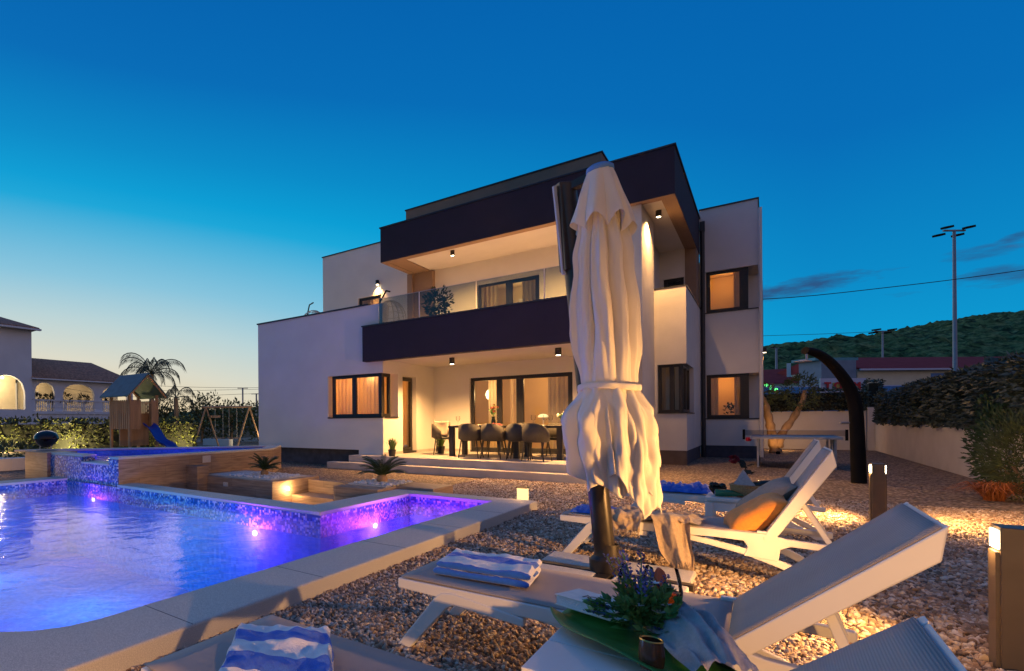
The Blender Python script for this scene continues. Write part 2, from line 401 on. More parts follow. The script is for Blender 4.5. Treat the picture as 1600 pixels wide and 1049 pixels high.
# clouds, low to the right of the house
cn = T.n('ShaderNodeTexNoise'); cn.inputs['Scale'].default_value = 7; cn.inputs['Detail'].default_value = 8; cn.inputs['Roughness'].default_value = .6
mp = T.n('ShaderNodeMapping'); T.l(nv.outputs[0], mp.inputs[0]); mp.inputs['Scale'].default_value = (1,1,4.2); T.l(mp.outputs[0], cn.inputs['Vector'])
df = T.n('ShaderNodeVectorMath', operation='DOT_PRODUCT'); T.l(nv.outputs[0], df.inputs[0]); df.inputs[1].default_value = (-.700,.714,0)
dr_ = T.n('ShaderNodeVectorMath', operation='DOT_PRODUCT'); T.l(nv.outputs[0], dr_.inputs[0]); dr_.inputs[1].default_value = (.714,.700,0)
dpos = T.math('MAXIMUM', df.outputs['Value'], .05)
cu_ = T.math('DIVIDE', dr_.outputs['Value'], dpos); cv_ = T.math('DIVIDE', sp.outputs[2], dpos)
tot = None
for (u0, v0, ru, rv, tilt, amt) in ((1.12,.258,.16,.022,.10,.75),(1.01,.236,.10,.016,.12,.7),(1.36,.296,.085,.020,.2,.6),(1.41,.262,.12,.024,.1,.6),(1.47,.345,.06,.012,.3,.8),(1.22,.232,.06,.010,.1,.5)):
    a_ = T.math('SUBTRACT', cu_, u0); b_ = T.math('SUBTRACT', T.math('SUBTRACT', cv_, v0), T.math('MULTIPLY', a_, tilt))
    e_ = T.math('ADD', T.math('POWER', T.math('DIVIDE', T.math('ABSOLUTE', a_), ru), 2.0), T.math('POWER', T.math('DIVIDE', T.math('ABSOLUTE', b_), rv), 2.0))
    m_ = T.math('MULTIPLY', T.math('SUBTRACT', T.math('ADD', 1.0, T.math('MULTIPLY', T.math('SUBTRACT', cn.outputs['Fac'], .53), 10.5)), e_), amt, clamp=True)
    tot = m_ if tot is None else T.math('MAXIMUM', tot, m_)
tot = T.math('MULTIPLY', tot, T.math('GREATER_THAN', df.outputs['Value'], .1))
ccol = T.ramp(cn.outputs['Fac'], [(.40, lin(28,60,108)), (.60, lin(44,76,122)), (.72, lin(96,100,130))])
mx2 = T.n('ShaderNodeMix', data_type='RGBA'); T.l(T.math('MULTIPLY', tot, .88), mx2.inputs[0]); T.l(mx.outputs[2], mx2.inputs[6]); T.l(ccol, mx2.inputs[7])
st = T.n('ShaderNodeTexSky'); st.sky_type = 'NISHITA'; st.sun_disc = False; st.sun_elevation = rad(1.0); st.sun_rotation = PI/2-GAZ
ad = T.n('ShaderNodeMix', data_type='RGBA', blend_type='ADD'); ad.inputs[0].default_value = .004
T.l(mx2.outputs[2], ad.inputs[6]); T.l(st.outputs[0], ad.inputs[7])
T.l(ad.outputs[2], bg.inputs[0]); bg.inputs[1].default_value = 1.0
sun = bpy.data.lights.new('sun','SUN'); sun.energy = .50; sun.angle = rad(40); sun.color = (1,.62,.42)
so = bpy.data.objects.new('sun', sun); C.objects.link(so)
so.rotation_euler = Vector((-math.cos(GAZ)*.98, -math.sin(GAZ)*.98, -.22)).to_track_quat('-Z','Y').to_euler()

WARM = (1,.50,.155)
def lamp(loc, power, col=WARM, r=.04, kind='POINT', aim=None, ang=110, blend=.5):
    l = bpy.data.lights.new('lamp_light', kind); l.energy = power; l.color = col; l.shadow_soft_size = r
    o = bpy.data.objects.new('lamp_light', l); C.objects.link(o); o.location = loc
    if kind == 'SPOT':
        l.spot_size = rad(ang); l.spot_blend = blend
        o.rotation_euler = Vector(aim or (0,0,-1)).to_track_quat('-Z','Y').to_euler()
    return o
#@PART2
# ------------------------------------------------------------------ ground
g = MB()
def rect(mb, x0, x1, y0, y1, z): mb.add([(x0,y0,z),(x1,y0,z),(x1,y1,z),(x0,y1,z)], [(0,1,2,3)])
HX0, HX1, HY0, HY1 = -10.48, -2.23, .62, 8.25
rect(g, -30, 3.2, -12, HY0, 0); rect(g, -30, HX0, HY0, HY1, 0); rect(g, HX1, 3.2, HY0, HY1, 0); rect(g, -30, 3.2, HY1, 32, 0)
rect(g, -4.24, HX1, 8.02, HY1, 0)
struct('ground', g, M['gravel'])
g = MB(); Z = -.06
for a in ((-900,900,-400,-12),(-900,-30,-12,32),(3.2,900,-12,32),(-900,900,32,1200)): rect(g, *a, Z)
struct('terrain', g, M['terrain'])

def pebble_patch(name, rects, dens, size, seed):
    mb = MB()
    for r in rects: rect(mb, *r, .003)
    o = mb.build(name, M['pebble']); tag(o, None, None, None, 'stuff')
    ng = bpy.data.node_groups.new(name, 'GeometryNodeTree')
    ng.interface.new_socket('Geometry', in_out='INPUT', socket_type='NodeSocketGeometry')
    ng.interface.new_socket('Geometry', in_out='OUTPUT', socket_type='NodeSocketGeometry')
    N = ng.nodes.new; L = ng.links.new
    gi = N('NodeGroupInput'); go = N('NodeGroupOutput')
    d = N('GeometryNodeDistributePointsOnFaces'); d.inputs['Density'].default_value = dens; d.inputs['Seed'].default_value = seed
    L(gi.outputs[0], d.inputs['Mesh'])
    ic = N('GeometryNodeMeshIcoSphere'); ic.inputs['Radius'].default_value = size; ic.inputs['Subdivisions'].default_value = 2
    sp_ = N('GeometryNodeSetPosition'); L(ic.outputs[0], sp_.inputs['Geometry'])
    nz = N('ShaderNodeTexNoise'); nz.inputs['Scale'].default_value = 1.0/size*.7
    sb = N('ShaderNodeVectorMath'); sb.operation = 'SUBTRACT'; L(nz.outputs['Color'], sb.inputs[0]); sb.inputs[1].default_value = (.5,.5,.5)
    sl = N('ShaderNodeVectorMath'); sl.operation = 'SCALE'; L(sb.outputs[0], sl.inputs[0]); sl.inputs['Scale'].default_value = size*1.3
    L(sl.outputs[0], sp_.inputs['Offset'])
    sm = N('GeometryNodeSetShadeSmooth'); L(sp_.outputs[0], sm.inputs['Geometry'])
    ma = N('GeometryNodeSetMaterial'); ma.inputs['Material'].default_value = M['pebble']; L(sm.outputs[0], ma.inputs['Geometry'])
    io = N('GeometryNodeInstanceOnPoints'); L(d.outputs['Points'], io.inputs['Points']); L(ma.outputs[0], io.inputs['Instance'])
    rv = N('FunctionNodeRandomValue'); rv.data_type = 'FLOAT_VECTOR'; rv.inputs[0].default_value = (0,0,0); rv.inputs[1].default_value = (6.28,6.28,6.28)
    L(rv.outputs[0], io.inputs['Rotation'])
    rs = N('FunctionNodeRandomValue'); rs.data_type = 'FLOAT_VECTOR'; rs.inputs[0].default_value = (.35,.32,.28); rs.inputs[1].default_value = (1.6,1.3,1.05); rs.inputs['Seed'].default_value = 5
    L(rs.outputs[0], io.inputs['Scale'])
    jn = N('GeometryNodeJoinGeometry'); L(io.outputs[0], jn.inputs[0]); L(jn.outputs[0], go.inputs[0])
    m = o.modifiers.new('pebbles','NODES'); m.node_group = ng
    return o
pebble_patch('gravel', [(-2.2,1.6,.7,4.2)], 3400, .0155, 1)
pebble_patch('gravel', [(-2.2,2.9,4.2,8.0),(-4.2,2.9,8.05,11.7)], 1700, .0185, 2)

# ------------------------------------------------------------------ hills
def hill(name, x0, x1, y0, y1, fn, nx, ny, amp):
    mb = MB()
    def f(u, v):
        x = x0+(x1-x0)*u; y = y0+(y1-y0)*v
        h = fn(u, v)
        h += amp*min(1, v*8)*(mnoise.noise((x*.06,y*.06,1))+.6*mnoise.noise((x*.17,y*.17,3)) + .5*abs(mnoise.noise((x*.4,y*.4,3))))
        return (x, y, h)
    mb.grid(nx, ny, f); return struct(name, mb, M['hill'], smooth=True)
def ridge():
    mb = MB(); e = Vector((.714,.700,0)); d = Vector((-.700,.714,0))
    def f(u, v):
        sx = 130+520*u; dd = 150+200*v
        top = 35+.134*(sx-268)+3*mnoise.noise((sx*.012,7,1)); top = max(8, top)
        h = -2+(top+2)*min(1, v*1.6)**.75
        p = e*sx+d*dd; x, y = p.x, p.y
        h += 3.0*min(1, v*8)*(.7*mnoise.noise((x*.06,y*.06,1))+.7*mnoise.noise((x*.17,y*.17,3))+.9*abs(mnoise.noise((x*.35,y*.35,3))))
        return (x, y, h)
    mb.grid(330, 120, f); struct('hill', mb, M['hill'], smooth=True)
ridge()
hill('hill', -560, -60, 300, 520, lambda u, v: -3+(17+14*u)*min(1, v*1.6), 160, 60, 2.0)
# ------------------------------------------------------------------ swimming pool
pool = thing('swimming_pool', 'swimming pool with pale stone coping and a narrow violet lit end bay', 'swimming pool', (-6,3,0))
WZ = .025
cp = MB()
def cop(poly): cp.prism(poly, -.02, .12)
cop([(-2.65,5.34),(-2.2,5.34),(-2.2,8.02),(-2.65,7.63)])
cop([(-2.65,7.63),(-2.2,8.02),(-4.24,8.02),(-3.84,7.63)])
cop([(-3.84,7.63),(-4.24,8.02),(-4.24,5.75),(-3.84,5.34)])
cop([(-3.84,5.34),(-4.24,5.75),(-8.23,5.75),(-8.23,5.34)])
cop([(-10.48,.62),(-10.02,1.0),(-10.02,5.38),(-10.48,5.38)])
# long side with the rounded near corner
arc = [(-3.25+.6*math.cos(a), 1.6+.6*math.sin(a)) for a in [0,-.3,-.6,-.9,-1.2,-PI/2]]
cop([(-2.65,5.34)] + arc + [(-10.02,1.0),(-10.48,.62),(-2.2,.62),(-2.2,5.34)])
cpo = cp.build('coping', M['coping'], pool, bevel=.012)
for yy in (1.9,3.1,4.3,5.5,6.7): MB().box(-2.64,-2.205,yy-.002,yy+.002,.1195,.1212).build('coping_joint', M['plinth'], pool)
for xx in (-5.2,-6.4,-7.6): MB().box(xx-.002,xx+.002,5.35,5.745,.1195,.1212).build('coping_joint', M['plinth'], pool)
bs = MB()
inner = [(-10.02,1.0),(-3.25,1.0)] + arc[::-1] + [(-2.65,7.63),(-3.84,7.63),(-3.84,5.34),(-10.02,5.34)]
n = len(inner)
bs.add([(x,y,-.16) for x,y in inner]+[(x,y,-1.35) for x,y in inner], [(i,i+n,(i+1)%n+n,(i+1)%n) for i in range(n)])
bs.add([(x,y,-1.35) for x,y in inner], [tuple(range(n))])
bs.box(-3.84,-2.65,6.3,7.63,-1.35,-.42); bs.box(-3.84,-2.65,5.7,6.3,-1.35,-.72)
bs.build('basin', M['mosaic_basin'], pool)
wl = MB()
def inset(P, d):
    n = len(P); o = []
    for i in range(n):
        a, b, c = Vector(P[i-1]), Vector(P[i]), Vector(P[(i+1)%n]); t1 = (b-a).normalized(); t2 = (c-b).normalized()
        n1 = Vector((-t1.y,t1.x)); n2 = Vector((-t2.y,t2.x)); m = (n1+n2).normalized(); o.append(tuple(b+m*d/max(.3,m.dot(n1))))
    return o
ins = inset(inner, .006)
wl.add([(x,y,.075) for x,y in ins]+[(x,y,-.2) for x,y in ins], [(i,i+n,(i+1)%n+n,(i+1)%n) for i in range(n)])
wl.add([(x,y,.075) for x,y in inner]+[(x,y,.075) for x,y in ins], [(i,i+n,(i+1)%n+n,(i+1)%n) for i in range(n)])
wl.build('waterline_mosaic', M['mosaic'], pool)
ws = MB(); ws.add([(x,y,WZ) for x,y in inner], [tuple(range(n))]); wo = struct('water', ws, M['water'])

VIO, MAG, CYA, BLU = (.32,.05,1), (.85,.06,.9), (.02,.42,1), (.02,.09,1)
def pool_lamp(p, aim, col, pw, glow=True):
    d = Vector(aim).normalized(); p = Vector(p)
    if glow:
        b = MB().tube([p-d*.01, p+d*.015], .036, 16); b.build('pool_lamp', M['poolglow'], pool)
    lamp(tuple(p+d*.16), pw*2.1, col, 0)
pool_lamp((-9.0,5.33,-.22), (0,-1,0), MAG, 10)
pool_lamp((-4.9,5.33,-.28), (0,-1,0), MAG, 22)
pool_lamp((-3.83,6.6,-.22), (1,0,0), MAG, 20)
pool_lamp((-3.2,6.9,-.25), (0,-1,0), (.8,.04,1), 34, False)
pool_lamp((-6.7,4.0,-.5), (0,-1,0), (.0,.50,.85), 30, False)
pool_lamp((-9.0,3.6,-.55), (0,-1,0), (.0,.48,.9), 24, False)
pool_lamp((-4.4,3.3,-.5), (-1,0,0), (.42,.10,1), 26, False)
pool_lamp((-6.2,2.4,-.6), (0,1,0), (.01,.16,1), 20, False)
pool_lamp((-8.4,2.0,-.6), (0,0,1), (.0,.17,1), 14, False)
pool_lamp((-4.3,1.7,-.6), (0,0,1), (.02,.08,1), 11, False)

# raised pool with timber look cladding and a mosaic spillway
rp = thing('raised_pool', 'raised violet lit spa pool clad in timber effect tiles with a mosaic spillway', 'raised pool', (-9.5,7,0))
ext = [(-8.23,5.38),(-8.23,9.6),(-9.15,11.0),(-12.6,5.95),(-12.6,5.38)]
wd = MB()
wd.add([(-8.23,5.76,-.6),(-8.23,9.6,-.6),(-8.23,9.6,.56),(-8.23,5.76,.56)], [(0,1,2,3)])
wd.add([(-8.23,5.38,.1),(-8.23,5.76,.1),(-8.23,5.76,.56),(-8.23,5.38,.56)], [(0,1,2,3)])
wd.add([(-8.23,9.6,-.1),(-9.15,11.0,-.1),(-9.15,11.0,.56),(-8.23,9.6,.56)], [(0,1,2,3)])
wd.add([(-9.15,11.0,0),(-12.6,5.95,0),(-12.6,5.95,.56),(-9.15,11.0,.56)], [(0,1,2,3)])
wd.build('cladding', M['woodtile'], rp)
wd = MB().box(-11.85,-10.78,5.30,6.0,-.02,.6); wd.build('corner_pillar', M['woodtile'], rp, bevel=.006)
wd = MB().box(-8.23,-7.9,6.95,7.25,-.55,.36); wd.build('corner_block', M['woodtile'], rp, bevel=.005)
ms = MB().box(-9.35,-8.24,5.36,5.70,-1.3,.56).box(-10.46,-9.35,5.36,5.70,-1.3,.56)
ms = MB().box(-8.55,-8.232,5.37,5.70,-1.3,.555).box(-9.5,-8.55,5.37,5.70,-1.3,.44).box(-10.775,-9.5,5.37,5.70,-1.3,.555)
ms.build('spillway_wall', M['mosaic'], rp)
MB().box(-9.45,-8.52,5.33,5.72,.44,.475).build('spillway_lip', M['coping'], rp, bevel=.004)
cp = MB()
inn = [(-8.5,5.7),(-8.5,9.5),(-9.2,10.5),(-12.1,5.85),(-12.1,5.7)]
for i in range(5):
    j = (i+1) % 5
    if i == 4:
        cp.prism([(-8.23,5.38),(-8.5,5.7),(-8.55,5.7),(-8.55,5.38)], .557, .6)
        cp.prism([(-9.5,5.38),(-9.5,5.7),(-10.76,5.7),(-10.76,5.38)], .557, .6)
        continue
    cp.prism([ext[i],ext[j],inn[j],inn[i]], .56, .6)
cp.build('coping', M['coping'], rp, bevel=.005)
bs = MB(); n = 5
bs.add([(x,y,.555) for x,y in inn]+[(x,y,-.3) for x,y in inn], [(i,i+n,(i+1)%n+n,(i+1)%n) for i in (0,1,2,3)])
bs.add([(x,y,-.3) for x,y in inn], [tuple(range(n))]); bs.add([(-8.5,5.705,-.3),(-12.1,5.705,-.3),(-12.1,5.705,.43),(-8.5,5.705,.43)], [(0,1,2,3)])
bs.build('basin', M['mosaic_basin'], rp)
ws = MB(); ws.add([(x,y,.47) for x,y in inn], [tuple(range(n))]); struct('water', ws, M['water'])
MB().tube([(-8.5,6.0,.44),(-8.56,6.0,.44)], .05, 12).build('pool_lamp', M['poolglow'], rp)
lamp((-8.8,6.1,.2), 22, (.35,.04,1), .06); lamp((-9.3,8.2,.1), 26, (.12,.03,1), .06); lamp((-11,6.2,.1), 12, (.30,.05,1), .06)
MB().box(-8.228,-8.215,7.38,7.60,.39,.53).build('skimmer_plate', M['coping'], rp)

# sunken lounge
sl = thing('sunken_lounge', 'sunken poolside lounge between planters clad in timber effect tiles', 'sunken seating', (-6.2,6.8,-.55))
fl = MB(); rect(fl, -8.23,-4.24,5.75,8.3,-.55); fl.build('floor', M['tile'], sl)
pl = MB().box(-8.225,-6.2,7.2,8.6,-.55,.16); pl.build('planter_wall', M['woodtile'], sl, bevel=.006)
MB().box(-8.0,-6.35,7.34,8.4,.16,.175).build('planter_coping', M['coping'], sl)
pl = MB().prism([(-5.05,7.4),(-4.25,7.4),(-4.25,8.03),(-3.65,8.03),(-3.65,8.75),(-5.05,8.75)], -.55, .16); pl.build('planter_wall', M['woodtile'], sl, bevel=.006)
MB().box(-6.2,-5.05,8.25,8.4,-.55,.12).build('back_wall', M['woodtile'], sl, bevel=.004)
st = MB().box(-6.2,-5.3,7.75,8.25,-.55,-.12); st.build('step', M['woodtile'], sl, bevel=.004)
st = MB().box(-6.0,-5.06,7.45,7.75,-.55,-.32); st.build('step', M['woodtile'], sl, bevel=.004)
MB().box(-7.42,-7.30,7.185,7.2,-.01,.07).build('socket_plate', M['coping'], sl)
MB().tube([(-6.2,7.62,.0),(-6.17,7.62,.0)], .03, 14).build('step_light', M['lampglow'], sl)
lamp((-6.1,7.62,.0), 13, (1,.55,.2), .03); lamp((-5.4,7.3,-.2), 5, (1,.55,.2), .05)
c = MB().box(-5.0,-4.3,7.75,8.65,.16,.175); c.build('planter_coping', M['coping'], sl)
wp = MB()
for k in range(420):
    x, y = (U(-7.5,-6.4), U(7.4,8.3)) if k < 210 else (U(-4.95,-4.25), U(7.85,8.6))
    r = U(.018,.035); wp.lathe([(.001,-r*.7),(r*.8,-r*.3),(r,0),(r*.7,r*.5),(.001,r*.7)], (x,y,.185), 6)
tag(wp.build('white_pebbles', M['stone_white'], None, smooth=True), 'white decorative pebbles round the cycads in both planters', 'pebbles', None, 'stuff')
def cycad(loc, s, label):
    t = thing('cycad', label, 'cycad', loc, 'cycads in the poolside planters')
    tr = MB().lathe([(.07*s,-.02),(.085*s,.05*s),(.07*s,.10*s),(.02*s,.13*s)], loc, 12); tr.build('trunk', M['trunk'], t)
    f = MB()
    for k in range(30):
        a = 2.399*k; el = rad(U(18,75)); L = U(.34,.46)*s
        pts = []
        for q in range(9):
            u = q/8; e = el - u*u*rad(48)
            p = pts[-1]+Vector((math.cos(a)*math.cos(e), math.sin(a)*math.cos(e), math.sin(e)))*L/8 if pts else Vector(loc)+Vector((0,0,.1*s))
            pts.append(p)
        f.tube(pts, [.005*s]*8+[.002], 4)
        sd = Vector((-math.sin(a), math.cos(a), 0))
        for q in range(1, 9):
            for h in range(3):
                p = pts[q-1].lerp(pts[q], h/3); d = (pts[q]-pts[q-1]).normalized()
                for sgn in (-1, 1): f.leaf(p, sd*sgn*.8+d*.55+Vector((0,0,.25)), .11*s*(1-.45*(q/8)), .014*s, (0,0,1))
    f.build('frond_crown', M['cycad'], t)
cycad((-6.95,7.85,.18), .95, 'small cycad in the planter nearest the raised pool')
cycad((-4.62,8.2,.18), 1.1, 'cycad in the planter behind the violet pool bay')
# low light on the pool corner
lt = thing('deck_light', 'tiny amber lantern standing on the far corner of the pool coping', 'lantern', (-2.46,8.28,0))
MB().box(-2.52,-2.40,8.22,8.34,.0,.25).build('shade', M['candleglow'], lt, bevel=.006)
MB().box(-2.53,-2.39,8.21,8.35,.25,.27).build('lid', M['bollard'], lt)
lamp((-2.46,8.14,.2), 2.5, WARM, .03)

# ------------------------------------------------------------------ house
house = thing('house', 'two storey white and aubergine flat roofed villa with a lit covered terrace', 'house', (-6,16,0))
def wall(axis, a0, a1, z0, z1, t0, t1, holes=()):
    mb = MB()
    xs = sorted({a0,a1,*[min(max(h[0],a0),a1) for h in holes],*[min(max(h[1],a0),a1) for h in holes]})
    zs = sorted({z0,z1,*[h[2] for h in holes],*[h[3] for h in holes]}); zs = [z for z in zs if z0 <= z <= z1]
    for i in range(len(xs)-1):
        run = None
        for j in range(len(zs)-1):
            cx, cz = (xs[i]+xs[i+1])/2, (zs[j]+zs[j+1])/2
            solid = not any(h[0] < cx < h[1] and h[2] < cz < h[3] for h in holes)
            if solid and run is None: run = zs[j]
            if run is not None and (not solid or j == len(zs)-2):
                top = zs[j+1] if solid else zs[j]
                if axis == 'x': mb.box(xs[i],xs[i+1],t0,t1,run,top)
                else: mb.box(t0,t1,xs[i],xs[i+1],run,top)
                run = None
    return mb
def H(name, mb, m, parent=None, **k): return mb.build(name, m, parent or house, **k)
def pane_frame(axis, a0, a1, z0, z1, t, mull=(), fw=.07, d=.07):
    """window: frame mesh; returns (frame MB, glass MB)"""
    f = MB(); gl = MB()
    def bx(p0,p1,q0,q1,m=f,dd=d):
        if axis == 'x': m.box(p0,p1,t-dd/2,t+dd/2,q0,q1)
        else: m.box(t-dd/2,t+dd/2,p0,p1,q0,q1)
    bx(a0,a1,z0,z0+fw); bx(a0,a1,z1-fw,z1)
    ed = [a0,*mull,a1]
    for i, e in enumerate(ed):
        c = e+fw/2 if i == 0 else e-fw/2 if i == len(ed)-1 else e
        bx(c-fw/2*(1.5 if 0<i<len(ed)-1 else 1), c+fw/2*(1.5 if 0<i<len(ed)-1 else 1), z0+fw, z1-fw)
    if axis == 'x': gl.add([(a0+fw,t,z0+fw),(a1-fw,t,z0+fw),(a1-fw,t,z1-fw),(a0+fw,t,z1-fw)],[(0,1,2,3)])
    else: gl.add([(t,a0+fw,z0+fw),(t,a1-fw,z0+fw),(t,a1-fw,z1-fw),(t,a0+fw,z1-fw)],[(0,1,2,3)])
    return f, gl
def curtain(axis, a0, a1, z0, z1, t, m='curtain', amp=.035, wl=.11, parent=None):
    mb = MB(); nu = max(12, int((a1-a0)/.014)); ph = U(0,6)
    def f(u, v):
        a = a0+(a1-a0)*u; o = amp*math.sin(2*PI*a/wl+ph+.5*math.sin(9*a))*(.55+.45*(1-v))+.012*math.sin(40*a)
        return (a, t+o, z0+(z1-z0)*v) if axis == 'x' else (t+o, a, z0+(z1-z0)*v)
    mb.grid(nu, 3, f); return mb.build('curtain', M[m], parent, smooth=True)
FZ = .34
# left block
LX0, LX1, LY = -11.3, -7.0, 12.5
H('wall', wall('x', LX0, LX1, .46, 4.25, LY, LY+.28, [(-8.69,-7.0,1.33,2.47),(-7.75,-7.0,0,.461)]), M['plaster'])
H('wall', MB().box(-7.72,-7.0,LY,LY+.28,.1,.46), M['plaster'])
H('wall', wall('y', LY+.28, 15.5, .1, 2.8, -7.28, -7.0, [(LY,13.29,1.33,2.47),(13.55,14.34,FZ,2.44)]), M['plaster'])
H('wall', MB().box(LX0, LX0+.28, LY+.28, 18.2, .46, 4.25), M['plaster'])
H('plinth', MB().box(-11.02,-7.72,LY+.22,LY+.4,0,.46).box(-11.02,-10.8,LY+.4,18.2,0,.46), M['plinth'])
H('roof_terrace', MB().box(LX0+.28,-7.3,LY+.28,18.2,3.3,3.45), M['tile'])
H('parapet_cap', MB().box(LX0-.03,-7.40,LY-.03,LY+.31,4.25,4.29).box(LX0-.03,LX0+.31,LY+.31,18.2,4.25,4.29), M['cap'])
H('wall', MB().box(-7.40,-7.05,LY+.02,LY+.3,3.66,4.25), M['taupe'])
# corner window, left block
win = MB().box(-8.69,-7.0,LY-.03,LY+.1,1.30,1.33).box(-7.1,-6.97,LY+.1,13.29,1.30,1.33).build('window', M['frame'], house)
f, gl = pane_frame('x', -8.62, -7.10, 1.33, 2.47, LY+.14, (-7.92,), .085)
f.build('frame', M['frame'], win, bevel=.006); gl.build('pane', M['glass'], win)
f, gl = pane_frame('y', LY+.18, 13.08, 1.33, 2.47, -7.14, (), .085)
f.build('frame', M['frame'], win, bevel=.006); gl.build('pane', M['glass'], win)
curtain('x', -8.6, -7.2, 1.2, 2.5, LY+.36, 'curtain', .03, .12, win)
curtain('y', LY+.4, 13.35, 1.2, 2.5, -7.42, 'curtain', .03, .12, win)
lamp((-8.2,13.5,2.3), 30, (1,.40,.09), .12); lamp((-7.55,12.98,2.42), 4, (1,.6,.25), .04)
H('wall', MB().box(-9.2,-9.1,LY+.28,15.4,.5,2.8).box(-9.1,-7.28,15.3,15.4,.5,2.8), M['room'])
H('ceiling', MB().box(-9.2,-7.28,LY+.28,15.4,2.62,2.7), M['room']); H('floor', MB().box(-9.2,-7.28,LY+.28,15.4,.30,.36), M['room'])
# narrow door in the return wall
dr = MB().box(-7.2,-7.0,13.55,14.34,FZ,FZ+.05).build('door', M['frame'], house)
f, gl = pane_frame('y', 13.56, 14.33, FZ+.05, 2.43, -7.15, (), .10); f.build('frame', M['frame'], dr, bevel=.006); gl.build('pane', M['glass'], dr)
curtain('y', 13.6, 14.3, FZ+.05, 2.4, -7.36, 'curtain', .03, .12, dr)
lamp((-7.9,14.0,2.0), 14, (1,.42,.10), .1)
# terrace and steps
H('terrace', MB().box(-7.0,-2.15,12.05,15.5,.0,FZ).box(-7.75,-7.0,12.05,LY,.0,FZ), M['tile'], bevel=.01)
H('step', MB().box(-8.2,-2.15,11.72,12.05,0,.17), M['tile'], bevel=.01)
H('skirting', MB().box(-7.0,-6.985,LY+.05,13.53,FZ,FZ+.07), M['tile']); H('skirting', MB().box(-7.0,-6.985,14.36,15.5,FZ,FZ+.07), M['tile'])
H('skirting', MB().box(-6.985,-6.0,15.485,15.5,FZ,FZ+.07), M['tile'])
# back wall of the terrace with sliding doors
H('wall', wall('x', -7.0, -2.4, FZ-.2, 2.8, 15.5, 15.78, [(-5.97,-3.44,FZ,2.42)]), M['plaster'])
sd = MB().box(-5.97,-3.44,15.52,15.7,FZ,FZ+.04).build('sliding_door', M['frame'], house)
f, gl = pane_frame('x', -5.96, -4.68, FZ+.04, 2.42, 15.60, (-5.20,), .09); f.build('frame', M['frame'], sd, bevel=.006); gl.build('pane', M['glass'], sd)
f, gl = pane_frame('x', -4.68, -3.45, FZ+.04, 2.42, 15.58, (), .10); f.build('frame', M['frame'], sd, bevel=.006); gl.build('pane', M['glass'], sd)
curtain('x', -5.05, -4.72, FZ+.02, 2.5, 15.95, 'curtain', .03, .09, sd); curtain('x', -5.62, -5.34, FZ+.02, 2.5, 15.95, 'curtain', .03, .09, sd)
curtain('x', -4.1, -3.4, FZ+.02, 2.5, 15.95, 'curtain_dark', .03, .10, sd)
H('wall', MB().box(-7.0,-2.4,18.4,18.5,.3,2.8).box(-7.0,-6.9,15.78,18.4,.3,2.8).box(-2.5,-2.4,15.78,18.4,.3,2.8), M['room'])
H('ceiling', MB().box(-7.0,-2.4,15.78,18.5,2.62,2.7), M['room']); H('floor', MB().box(-7.0,-2.4,15.78,18.5,.26,.335), M['room'])
H('staircase', MB().prof([(-4.6,.335),(-3.7,.335),(-3.3,2.0),(-3.55,2.0)], 17.4, 17.5), M['wood'])
lamp((-4.2,17.2,2.4), 52, (1,.52,.17), .12)
pd = thing('pendant_lamp', 'glowing round pendant lamp hanging behind the terrace sliding doors', 'lamp', (-5.72,16.6,2.6))
MB().lathe([(.001,-.2),(.1,-.17),(.17,-.1),(.2,0),(.17,.1),(.1,.17),(.001,.2)], (-5.72,16.6,1.98), 20).build('globe', M['pendglow'], pd, smooth=True)
MB().tube([(-5.72,16.6,2.18),(-5.72,16.6,2.62)], .008, 6).build('cord', M['black'], pd)
lamp((-5.72,16.3,1.98), 22, (1,.6,.22), .15)
# first floor balcony
H('balcony_slab', MB().box(-7.44,-2.53,12.5,18.5,2.8,3.40), M['plaster'])
H('fascia', MB().box(-7.46,-2.3,12.28,12.5,2.76,3.66).box(-2.52,-2.3,12.5,16.4,2.76,3.66), M['fascia'], bevel=.004)
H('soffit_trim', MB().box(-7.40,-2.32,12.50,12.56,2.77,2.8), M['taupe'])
H('parapet_cap', MB().box(-7.48,-2.28,12.26,12.52,3.66,3.69), M['cap'])
rg = MB().box(-7.05,-2.35,12.37,12.41,3.69,3.71).build('glass_railing', M['cap'], house)
ed = [-7.05,-5.95,-4.61,-3.24,-2.35]
for i in range(4):
    MB().box(ed[i]+.012,ed[i+1]-.012,12.383,12.397,3.71,4.33).build('pane', M['rail_glass'], rg)
    MB().box(ed[i]+.012,ed[i+1]-.012,12.381,12.399,4.33,4.338).build('edge', M['steel'], rg)
MB().box(-5.958,-5.942,12.38,12.40,3.71,4.33).build('joint', M['white_metal'], rg)
MB().box(-3.248,-3.236,12.38,12.40,3.71,4.33).build('joint', M['white_metal'], rg)
H('wall', wall('x', -9.0, -2.4, 3.4, 6.6, 18.5, 18.78, [(-6.85,-4.98,3.4,5.74)]), M['plaster'])
bd = MB().box(-6.85,-4.98,18.52,18.7,3.40,3.44).build('balcony_door', M['frame'], house)
f, gl = pane_frame('x', -6.84, -5.90, 3.44, 5.74, 18.6, (), .08); f.build('frame', M['frame'], bd, bevel=.006); gl.build('pane', M['glass'], bd)
f, gl = pane_frame('x', -5.90, -4.99, 3.44, 5.74, 18.6, (), .12); f.build('frame', M['frame'], bd, bevel=.006); gl.build('pane', M['glass'], bd)
curtain('x', -6.8, -6.35, 3.42, 5.8, 18.95, 'curtain', .04, .12, bd); curtain('x', -5.6, -5.1, 3.42, 5.8, 18.95, 'curtain_dark', .04, .12, bd)
H('wall', MB().box(-7.2,-4.6,20.6,20.7,3.4,6.0).box(-7.3,-7.2,18.78,20.7,3.4,6.0).box(-4.7,-4.6,18.78,20.6,3.4,6.0).box(-7.3,-4.6,18.78,20.7,5.95,6.0), M['room'])
